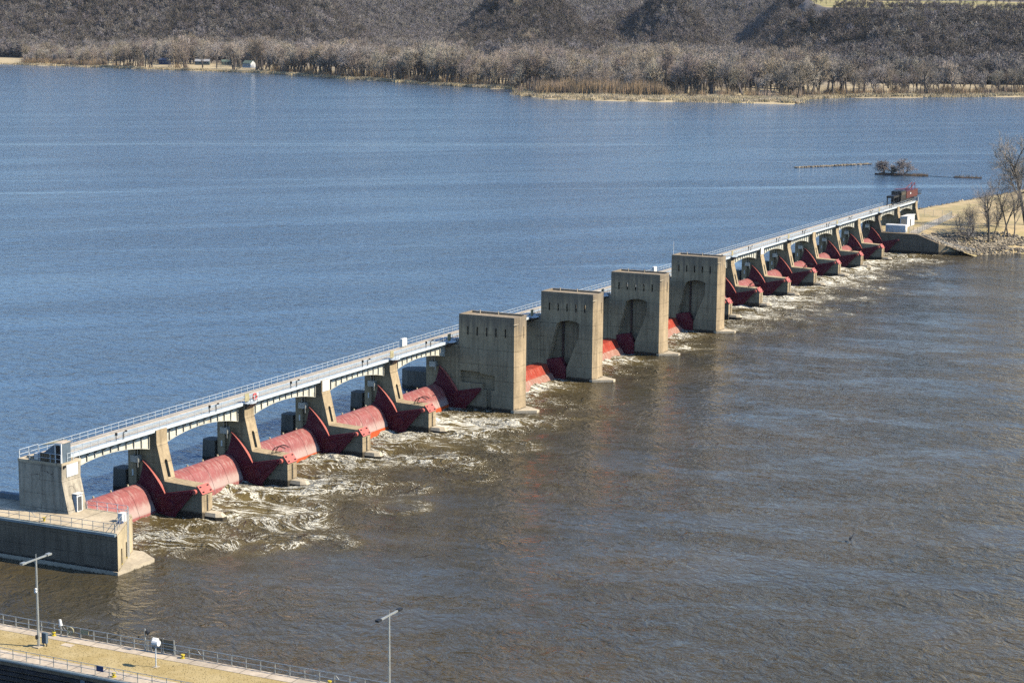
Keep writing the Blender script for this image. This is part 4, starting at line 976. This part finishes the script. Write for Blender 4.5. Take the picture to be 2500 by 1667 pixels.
def hill(s, q):
    f = foot(q)
    # A: left hill, B: far backdrop ridge, C: dark cone, D: small knoll, E: right bluff with flat top
    A = 165 * sm(0, 480, s - f) * (1 - sm(-420, -185, q + .10 * (s - 3200)))
    A = A * (1 + .10 * np.sin(q * .012 + s * .004)) + 9 * np.sin(q * .03 + 1) * np.sin(s * .011) * sm(100, 400, s - f) * (q < -150)
    B = 200 * sm(3700, 4700, s) * (1 + .12 * np.sin(q * .007 + 1)) + 46 * sm(3250, 3800, s) * (.5 + .5 * np.sin(q * .012 + .6))
    C = 128 * np.exp(-((q - 15) / 76) ** 2 - ((s - 3080) / 210) ** 2)
    D = 88 * np.exp(-((q - 246) / 46) ** 2 - ((s - 3080) / 150) ** 2) + 50 * np.exp(-((q - 175) / 70) ** 2 - ((s - 3250) / 180) ** 2)
    E = 104 * sm(0, 470, s - f) * sm(285, 415, q + .10 * (2500 - s)) * (1 + .05 * np.sin(q * .03)) + 5 * np.sin(q * .045) * np.sin(s * .02) * sm(40, 150, s - f) * sm(300, 380, q)
    E = np.minimum(E, 80 + .033 * np.clip(s - 2550, 0, 520) + 1.2 * np.sin(q * .02))
    return np.maximum.reduce([A, B, C, D, E])
def land_z(x, y):
    s, q = w2st(x, y); d = s - shore(q) - 6 * np.sin(q * .05) - 4 * np.sin(q * .13 + 1)
    base = np.interp(d, [-60, -6, 0, 12, 60, 300, 900], [-6, 1.2, 2.5, 3.4, 4.5, 6.0, 9.0])
    return base + hill(s, q) * sm(60, 220, d)
M_land, t, b = newmat('far_ground'); p = pos(t); x_, y_, z_ = sep(t, p)
n1 = noise(t, p, .012, 5, .6); n2 = noise(t, p, .09, 5, .65)
tan = mixc(t, maprange(t, n2, .35, .7), (.50, .40, .24), (.38, .30, .18))
wood = mixc(t, maprange(t, n2, .35, .7), (.15, .125, .115), (.105, .088, .085))
c = mixc(t, maprange(t, z_, 5.1, 7.0), tan, wood)
dtop = maprange(t, z_, 78, 80)
gx = nd(t, 'ShaderNodeNewGeometry').outputs['Normal']; nz = sep(t, gx)[2]
field = mixc(t, maprange(t, noise(t, p, .02, 3), .4, .6), (.21, .20, .06), (.38, .30, .14))
c = mixc(t, mth(t, 'MULTIPLY', dtop, mth(t, 'MULTIPLY', maprange(t, nz, .985, .996), mth(t, 'LESS_THAN', x_, 2750.))), c, field)
t.links.new(c, b.inputs['Base Color']); b.inputs['Roughness'].default_value = 1
ss = steps((1560, 3700, 9), (3700, 6500, 60)); qs = steps((-1500, -900, 60), (-900, 700, 9), (700, 1500, 60))
Sg, Qg = np.meshgrid(ss, qs, indexing='ij'); Xg, Yg = st2w(Sg, Qg)
lo = grid_obj('far_shore_ground', ss, qs, lambda a, b2: a * 0, M_land)
co = np.empty(len(lo.data.vertices) * 3, np.float32); lo.data.vertices.foreach_get('co', co); co = co.reshape(-1, 3).astype(float)
X_, Y_ = st2w(co[:, 0].copy(), co[:, 1].copy()); co[:, 0] = X_; co[:, 1] = Y_; co[:, 2] = land_z(X_, Y_)
lo.data.vertices.foreach_set('co', co.astype(np.float32).ravel()); lo.data.update()
tag(lo, 'wooded far shore rising into bluffs', kind='structure')
# road embankment strips
def strip(pts, wdt, name, lab, m, dz=.5):
    mb = MB(); vs = []
    for x, y, z in pts:
        r_ = math.hypot(x - CP[0], y - CP[1]); ux, uy = (x - CP[0]) / r_, (y - CP[1]) / r_
        vs += [(x - ux * wdt, y - uy * wdt, z - dz * 3), (x, y, z), (x + ux * wdt, y + uy * wdt, z + .2), (x + ux * wdt * 1.5, y + uy * wdt * 1.5, z - 4)]
    n = len(pts); fs = [(4 * k + a, 4 * k + 4 + a, 4 * k + 5 + a, 4 * k + 1 + a) for k in range(n - 1) for a in range(3)]
    return tag(mb.add(vs, fs).obj(name, m), lab, kind='structure')
M_roadside = mat_plain('road_bank', (.50, .42, .27), .95, .25, .05)
strip([(2816, 1571, 10), (2694, 1453, 10), (2680, 1389, 10), (2569, 1243, 10), (2465, 1103, 10), (2440, 1030, 9)], 22, 'road', 'pale road bank crossing the flats behind the shore trees', M_roadside)
strip([(2070, 500, 8.6), (2057, 436, 8.8), (2051, 372, 8.8), (2045, 310, 8.8), (2040, 200, 8.8)], 26, 'road', 'pale road bank below the right hand bluff', M_roadside)

# ------------------------------------------------------------------ far trees
protos = []
for k in range(6):
    H = 1.0
    protos.append(gen_tree(100 + k, 31, .85, .36 if k % 2 else .44, [.85, .95, .75][k % 3], [8, 7, 6, 4], [5, 4, 3, 3], .20, forks=1 if k < 4 else 2))
proto_me = []
for k, (tr, cw) in enumerate(protos):
    proto_me.append((tr.mesh('trunk', M_bark, False), [cw.mesh('crown', mt, False) for mt in M_twigs]))
rt = random.Random(21)
house_w = [(1966, 1305), (2024, 1490), (2036, 1440), (2046, 1424), (2232, 1948), (2243, 1943), (2254, 1938), (2270, 1990), (2058, 1404)]
house_sq = [w2st(hx, hy) for hx, hy in house_w]
def in_sight(q, s, m): return any(abs(q - qh / sh_ * s) < m and s < sh_ + 10 for sh_, qh in house_sq)
def zone(q):
    for lim, w_ in ((-650, 'in the thicket beside the long blue house'), (-560, 'in the willow thicket along the straight beach'), (-440, 'near the dark blue boathouse'), (-360, 'around the dark green cabins'), (-290, 'around the white gabled cabin'),
                    (-200, 'in the wood right of the white cabin'), (-110, 'in the shore wood below the cream house'), (-20, 'on the low bank left of the spit'), (75, 'behind the tan willows of the spit'), (160, 'in the grove behind the middle spit'),
                    (250, 'in the grove behind the spit tip'), (350, 'on the shore right of the spit inlet')):
        if q < lim: return w_
    return 'in the row below the right hand bluff'
cnt = 0
cand = []
for k in range(900):
    q = rt.uniform(-760, 520); s = float(shore(q)) + 14 + 110 * rt.random() ** 1.6 + (80 if 6 < q < 243 else 0)
    cand.append((s - float(shore(q)), q, s))
cand.sort()
taken = []
for d, q, s in cand:
    if cnt >= 270: break
    if q > 330 and rt.random() < .6: continue
    if q < -560 and rt.random() < .35: continue
    if any(abs(q - a) < 4.2 and abs(s - b2) < 16 for a, b2 in taken): continue
    if math.sin(q * .083) + math.sin(q * .21 + 1) < -1.15 and rt.random() < .8: continue
    x, y = st2w(s, q)
    if any(math.hypot(x - hx, y - hy) < 14 for hx, hy in house_w): continue
    if -480 < q < -320 and d < 45 and rt.random() < .5: continue
    if in_sight(q, s, 8): continue
    taken.append((q, s)); cnt += 1
    k = rt.randrange(6); sc_ = (rt.uniform(.62, 1.06) + .16 * math.sin(q * .05) + .1 * math.sin(q * .17)) * (.62 if q < -560 else .85 if q > 300 else 1.)
    ci_ = rt.choices((0, 1, 2), (5, 3, 2))[0]
    lab = ('tall ' if sc_ > .86 else 'short ' if sc_ < .6 else '') + ('grey', 'tan', 'brown')[ci_] + ' bare tree ' + zone(q)
    e = thing('shore_tree', lab, 'tree', (x, y, float(land_z(x, y)) - .3), 'bare trees ' + zone(q)); e.rotation_euler = (0, 0, rt.random() * 6.28); e.scale = (sc_ * rt.uniform(.85, 1.15), sc_ * rt.uniform(.85, 1.15), sc_)
    for nm, me in (('trunk', proto_me[k][0]), ('crown', proto_me[k][1][ci_])):
        o = bpy.data.objects.new(nm, me); COL.objects.link(o); o.parent = e

bylab = {}
for o in COL.objects:
    if o.name.startswith('shore_tree'): bylab.setdefault(o['label'], []).append(o)
for lab, os_ in bylab.items():
    if len(os_) > 1:
        os_.sort(key=lambda o: (lambda sq: sq[1] / sq[0])(w2st(o.location.x, o.location.y)))
        for k, o in enumerate(os_):
            if k < 13: o['label'] = lab + f', {ORD[k]} from left'
# scattered masses of trees: instances on points
def scatter(name, pts, objs, label, cat):
    cl = bpy.data.collections.new(name + '_kinds')
    for o in objs: cl.objects.link(o)
    me = bpy.data.meshes.new(name); me.from_pydata([p_[:3] for p_ in pts], [], [])
    a = me.attributes.new('sc', 'FLOAT', 'POINT'); a.data.foreach_set('value', np.array([p_[3] for p_ in pts], np.float32))
    o = bpy.data.objects.new(name, me); COL.objects.link(o)
    g = bpy.data.node_groups.new(name, 'GeometryNodeTree')
    g.interface.new_socket('Geometry', in_out='INPUT', socket_type='NodeSocketGeometry'); g.interface.new_socket('Geometry', in_out='OUTPUT', socket_type='NodeSocketGeometry')
    i_ = g.nodes.new('NodeGroupInput'); o_ = g.nodes.new('NodeGroupOutput'); ip = g.nodes.new('GeometryNodeInstanceOnPoints')
    ci = g.nodes.new('GeometryNodeCollectionInfo'); ci.inputs['Collection'].default_value = cl; ci.inputs['Separate Children'].default_value = True; ci.inputs['Reset Children'].default_value = True
    at = g.nodes.new('GeometryNodeInputNamedAttribute'); at.data_type = 'FLOAT'; at.inputs['Name'].default_value = 'sc'
    rv = g.nodes.new('FunctionNodeRandomValue'); rv.data_type = 'FLOAT_VECTOR'; rv.inputs[0].default_value = (0, 0, 0); rv.inputs[1].default_value = (0, 0, 6.28)
    ri = g.nodes.new('FunctionNodeRandomValue'); ri.data_type = 'INT'; ri.inputs[4].default_value = 0; ri.inputs[5].default_value = len(objs) - 1; ri.inputs['Seed'].default_value = 3
    L = g.links.new
    L(i_.outputs[0], ip.inputs['Points']); L(ci.outputs[0], ip.inputs['Instance']); ip.inputs['Pick Instance'].default_value = True
    L([q for q in ri.outputs if q.enabled][0], ip.inputs['Instance Index']); L([q for q in rv.outputs if q.enabled][0], ip.inputs['Rotation'])
    L([q for q in at.outputs if q.enabled][0], ip.inputs['Scale']); L(ip.outputs[0], o_.inputs[0])
    md = o.modifiers.new('scatter', 'NODES'); md.node_group = g
    return tag(o, label, cat, kind='stuff')
def proto_obj(tr, cw, mt, mb_=None):
    me = MB(); me.v = tr.v + cw.v; n = len(tr.v); me.f = tr.f + [tuple(i + n for i in f) for f in cw.f]; me.mi = [0] * len(tr.f) + [1] * len(cw.f)
    return bpy.data.objects.new('tree_kind', me.mesh('tree_kind', [mb_ or M_bark, mt], False))
flat_objs = [proto_obj(*protos[k % 6], M_twigs[[0, 1, 2, 0][k % 4]]) for k in range(8)]
hp = [gen_tree(140 + k, 23, .4, .25, 1.0, [9, 8, 7], [4, 3, 3], .43) for k in range(5)]
M_hd = [bark('twig_ridge_a', (.165, .137, .115), .3, .75, 1.2), bark('twig_ridge_b', (.20, .165, .145), .3, .75, 1.2), bark('twig_ridge_c', (.135, .114, .10), .3, .75, 1.2)]  # darker copy for the nearer slopes, without the haze tint
hill_objs = [proto_obj(*hp[k % 5], M_hilltwig_hazy[k % 3]) for k in range(9)]
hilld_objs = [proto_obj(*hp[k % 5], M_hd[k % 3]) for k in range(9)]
M_conif = [mat_plain('cedar_green', (.034, .040, .024), .9, .5, .3), mat_plain('cedar_brown', (.058, .046, .025), .9, .5, .3)]
def conifer(seed, H):
    rn = random.Random(seed); mb = MB(); mb.tube([(0, 0, -.3), (0, 0, H * .8)], [.25, .06], 4, caps=False)
    for k in range(260):
        f = rn.random() ** .8; z = H * (.06 + .94 * f); r_ = (1 - f) ** .8 * H * .24 * rn.uniform(.5, 1.1) + .15; a = rn.random() * 6.28
        c = Vector((r_ * math.cos(a), r_ * math.sin(a), z)); u = Vector((rn.gauss(0, 1), rn.gauss(0, 1), rn.gauss(0, 1))).normalized() * .75; v = u.orthogonal().normalized() * .6
        mb.add([c - u, c + u * .7 + v, c - v * .8 + Vector((0, 0, -.5))], [(0, 1, 2)])
    return mb
con_objs = [bpy.data.objects.new('conifer_kind', conifer(200 + k, 15 + 2 * (k % 3)).mesh('conifer_kind', M_conif[k % 2], False)) for k in range(4)]
rs = np.random.default_rng(5)
def visible_q(s, m=1.12): return .262 * m * s
flat_pts, hill_pts, con_pts, hilld_pts = [], [], [], []
road_pts = [(2816, 1571), (2694, 1453), (2680, 1389), (2569, 1243), (2465, 1103), (2440, 1030), (2057, 436), (2051, 372), (2045, 310)]
for k in range(9000):
    q = rs.uniform(-800, 540); s0 = float(shore(q)); s = s0 + 30 + rs.uniform(0, 1) ** 1.1 * 1000 + (82 if 6 < q < 243 else 0)
    if s > float(foot(q)) + 30 or abs(q) > visible_q(s): continue
    d = s - s0
    if q > 285 and (rs.random() < .75): continue
    if q < -560 and d < 130 and rs.random() < .6: continue
    if -560 <= q < -320 and d < 150 and rs.random() < .7: continue
    x, y = st2w(s, q)
    if any(math.hypot(x - hx, y - hy) < 22 for hx, hy in house_w): continue
    if in_sight(q, s, 10): continue
    if -330 < q < 80 and 2500 < s < 2900 and rs.random() < .75: continue
    if math.sin(q * .061 + s * .02) + math.sin(q * .15 - s * .03) < -.9: continue
    flat_pts.append((x, y, float(land_z(x, y)) - .3, (rs.uniform(.6, 1.0) + .15 * math.sin(q * .05)) * (1.0 if d < 400 else .8) * (.68 if q < -560 else .72 if q > 285 else 1)))
    if len(flat_pts) > 2300: break
nb_, ns_ = 420, 300
bb_ = np.linspace(-.29, .29, nb_); sg_ = np.linspace(1700, 4900, ns_)
Bg, Sg2 = np.meshgrid(bb_, sg_, indexing='ij'); Xh, Yh = st2w(Sg2, Bg * Sg2); Zh = land_z(Xh, Yh)
run = np.maximum.accumulate((Zh + 9 - CP[2]) / Sg2, axis=1)
N_ = 260000; s_all = rs.uniform(2100, 4800, N_); q_all = rs.uniform(-.285, .285, N_) * s_all
hz_all = hill(s_all, q_all); ft_all = foot(q_all)
xa, ya = st2w(s_all, q_all); za = land_z(xa, ya)
ib = np.clip(((q_all / s_all + .29) / .58 * (nb_ - 1)).round().astype(int), 0, nb_ - 1); js = np.clip(((s_all - 1700) / 3200 * (ns_ - 1)).astype(int) - 2, 0, ns_ - 1)
ok = ((s_all > ft_all - 10) | (hz_all > 3)) & ((za + 20 - CP[2]) / s_all > run[ib, js]) & ((za - CP[2]) / s_all < 75 / FPX)
for s, q, z, hz, x, y in zip(s_all[ok], q_all[ok], za[ok], hz_all[ok], xa[ok], ya[ok]):
    if len(hill_pts) + len(hilld_pts) > 42000: break
    if q > 330 and 75 < z and s < 3080 and 2470 < s: # cleared field on the flat top
        if rs.random() < .985: continue
    cf = 0.03 + .8 * math.exp(-((q - 15) / 72) ** 4 - ((s - 3040) / 190) ** 2) + .75 * math.exp(-((q - 243) / 30) ** 2 - ((s - 3040) / 130) ** 2)
    if q > 240 and s < 2900 and abs(q - 330) < 55 and hz > 30: cf += .5
    if q > 330 and 70 < z < 82: cf += .25
    cf += .22 * max(0, math.sin(q * .021 + 1) * math.sin(s * .017)) * (q < -150)
    dk = (.72 if s < 3560 and hz > 5 else .10) + .35 * math.sin(q * .031 + 2 * math.sin(s * .013)) * math.sin(s * .024 + q * .01)  # nearer slopes take the darker trees, far ones the haze tinted
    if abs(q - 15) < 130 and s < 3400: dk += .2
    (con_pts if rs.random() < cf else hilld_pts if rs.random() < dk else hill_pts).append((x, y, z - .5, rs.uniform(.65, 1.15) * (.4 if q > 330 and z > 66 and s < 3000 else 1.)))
scatter('far_wood', flat_pts, flat_objs, 'dense bare wood on the flats behind the far shore', 'wood')
scatter('hillside_forest', hill_pts, hill_objs, 'bare forest covering the far bluffs, tinted mauve grey like haze', 'forest')
scatter('nearer_woods', hilld_pts, hilld_objs, 'darker brown bare forest on the nearer bluff slopes', 'forest')
scatter('cedar_woods', con_pts, con_objs, 'dark evergreen cedars in patches on the far bluffs', 'evergreens')
# willow brush and reeds at the water's edge
def brush(seed, H, n, wdt):
    rn = random.Random(seed); mb = MB()
    for k in range(n):
        x, y = rn.gauss(0, 2.2), rn.gauss(0, 2.2); h_ = H * rn.uniform(.5, 1.1); a = rn.random() * 6.28
        mb.add([(x - wdt * math.cos(a), y - wdt * math.sin(a), -.2), (x + wdt * math.cos(a), y + wdt * math.sin(a), -.2), (x + rn.gauss(0, .5), y + rn.gauss(0, .5), h_)], [(0, 1, 2)])
    return mb
M_willow = [bark('willow_tan', (.44, .30, .17)), bark('willow_brown', (.33, .245, .175))]; M_reed = bark('reed_straw', (.70, .56, .35))
br_objs = [bpy.data.objects.new('brush_kind', brush(300 + k, 8, 90, .14).mesh('brush_kind', M_willow[k % 2], False)) for k in range(4)]
rd_objs = [bpy.data.objects.new('reed_kind', brush(320 + k, 2.6, 90, .16).mesh('reed_kind', M_reed, False)) for k in range(3)]
bp_, rp_ = [], []
for k in range(5200):
    q = rs.uniform(-790, 530); s0 = float(shore(q)); dens = 1. if 20 < q < 130 else .85 if q < -560 else .35 if q > 250 else .06 if q < -300 else .16
    if rs.random() < dens * .55:
        s = s0 + (rs.uniform(62, 115) if 20 < q < 130 else rs.uniform(12, 60) + (50 if 6 < q < 243 else 0)); x, y = st2w(s, q)
        if in_sight(q, s, 11): continue
        bp_.append((x, y, float(land_z(x, y)), rs.uniform(.6, 1.3) * (1.5 if 20 < q < 130 else 1.)))
    elif q > 0 or rs.random() < .35:
        s = s0 + rs.uniform(2, 80 if 6 < q < 243 else 26 if q > 0 else 9); x, y = st2w(s, q); rp_.append((x, y, float(land_z(x, y)), rs.uniform(.7, 1.2)))
scatter('willow_brush', bp_, br_objs, 'tan willow brush thick along the far shoreline', 'brush')
scatter('shore_reeds', rp_, rd_objs, 'straw coloured reeds fringing the spit and far shore', 'reeds')
# trees standing on the cleared bluff top
for k in range(13):
    q = 395 + k * 22 + rt.uniform(-8, 8); s = rt.uniform(2600, 2760); x, y = st2w(s, q)
    if q > .275 * s: break
    e = thing('field_tree', f'bare tree on the grassy top of the right hand bluff, {ORD[min(k, 12)]} from its left end', 'tree', (x, y, float(land_z(x, y)) - .3), 'trees on the grassy bluff top'); j = rt.randrange(6); sc_ = rt.uniform(.5, .75); e.scale = (sc_, sc_, sc_)
    for nm, me in (('trunk', proto_me[j][0]), ('crown', proto_me[j][1][2])):
        o = bpy.data.objects.new(nm, me); COL.objects.link(o); o.parent = e

# ------------------------------------------------------------------ houses on the far shore
M_roofs = [mat_plain('roof_green', (.10, .14, .12), .8, .2, .3), mat_plain('roof_grey', (.30, .30, .31), .8, .2, .3), mat_plain('roof_blue', (.06, .08, .14), .7, .2, .3)]
M_wallsd = [M_whitewall, mat_plain('wall_green', (.09, .12, .11), .8, .2, .3), mat_plain('wall_blue', (.07, .09, .16), .8, .2, .3), mat_plain('wall_cream', (.50, .46, .36), .8, .15, .3)]
def house(x, y, L, Wd, H, ang, wm, rm, lab, gable=None, nwin=3):
    z = float(land_z(x, y)); e = thing('house', lab, 'house', (x, y, z - .2), 'houses on the far shore', ang)
    MB().box(-L / 2, L / 2, -Wd / 2, Wd / 2, 0, H).obj('wall', M_wallsd[wm], e)
    gb_ = [(-Wd / 2, H + .005), (Wd / 2, H + .005), (0, H + Wd * .32)]
    for sx in (-L / 2, L / 2 - .2): MB().prism(gb_, sx, sx + .2).obj('gable', gable or M_wallsd[wm], e)
    rf = MB().prism([(-Wd / 2 - .5, H - .1), (0, H + Wd * .32 + .1), (Wd / 2 + .5, H - .1), (Wd / 2 + .5, H + .15), (0, H + Wd * .32 + .45), (-Wd / 2 - .5, H + .15)], -L / 2 - .4, L / 2 + .4).obj('roof', M_roofs[rm], e)
    MB().box(L * .2, L * .2 + .8, -.4, .4, H + Wd * .25, H + Wd * .32 + 1.4).obj('chimney', M_bark, rf)
    for k in range(nwin):
        wx = -L / 2 + (k + .6) * L / (nwin + .2); wn = MB().box(wx - .7, wx + .7, -Wd / 2 - .08, -Wd / 2 - .005, H * .35, H * .75).obj('window', M_white, e)
        MB().box(wx - .55, wx + .55, -Wd / 2 - .12, -Wd / 2 - .085, H * .4, H * .7).obj('pane', M_glass, wn)
    MB().box(L / 2 + .005, L / 2 + .08, -1.2, .0, 0, 2.2).obj('door', M_doorgrey, e)
    return e
fa = YAW - math.pi / 2
house(1966, 1305, 13, 11, 6, fa - .5, 0, 0, 'white gabled cabin with green roof at the end of the cabin beach', M_white)
house(2029, 1487, 14, 9, 6, fa - .3, 2, 2, 'dark blue boathouse with white gable among the far trees', M_white)
house(2041, 1432, 20, 9, 5, fa, 1, 1, 'low dark green cabin with grey roof behind tree trunks')
house(2058, 1404, 13, 8, 4.5, fa + .2, 1, 0, 'small dark green cabin between the low cabin and the white one')
house(2243, 1943, 30, 14, 7, fa - .15, 2, 2, 'long dark blue house at the left picture edge', M_white, 4)
house(2272, 1995, 14, 12, 9, fa, 0, 1, 'white house partly cut by the left picture edge')
house(2696, 1466, 40, 20, 9, fa + .2, 3, 1, 'large cream house with grey roof beyond the middle trees', None, 5)
house(2892, 1348, 24, 16, 8, fa, 3, 1, 'grey roofed farmhouse below the dark wooded cone')
house(2590, 1091, 9, 8, 13, fa, 0, 1, 'tall white barn half hidden behind the spit grove', None, 1)
house(2634, 1052, 12, 9, 8, fa, 0, 1, 'small white house right of the tall white barn', None, 2)

# ------------------------------------------------------------------ bird over the tailwater
bd_ = thing('bird', 'dark bird flying low over the tailwater with wings raised', 'bird', (31, -85.5, .35), None, .4)
bm_ = MB(); bm_.tube([(-.42, 0, 0), (-.25, 0, .03), (0, 0, .05), (.22, 0, .06), (.36, 0, .10), (.46, 0, .10)], [.02, .09, .13, .09, .06, .015], 8)
for s in (-1, 1):
    bm_.add([(-.15, s * .06, .08), (.16, s * .06, .08), (.10, s * .28, .5), (-.06, s * .3, .52), (-.02, s * .2, .95)], [(0, 1, 2, 3), (3, 2, 4)])
bm_.add([(-.42, 0, .01), (-.62, .1, 0), (-.62, -.1, 0)], [(0, 1, 2)]); bm_.obj('body', M_black, bd_); bd_.scale = (1.4, 1.4, 1.4)

# ------------------------------------------------------------------ thin air between here and the bluffs
hm = bpy.data.materials.new('haze_air'); hm.use_nodes = True; t = hm.node_tree; t.nodes.clear()
vo = nd(t, 'ShaderNodeVolumePrincipled', {'Color': (.80, .87, 1., 1), 'Density': 1.5e-5, 'Anisotropy': .2}); ou = t.nodes.new('ShaderNodeOutputMaterial'); t.links.new(vo.outputs[0], ou.inputs['Volume'])
hx = MB(); cs_ = [st2w(a, b2) for a, b2 in ((-1500, -2600), (7600, -2600), (7600, 2600), (-1500, 2600))]
hx.prism([(float(a), float(b2)) for a, b2 in cs_], -12, 420, 'z'); tag(hx.obj('haze', hm), 'thin pale haze over the river valley', 'haze', kind='stuff')
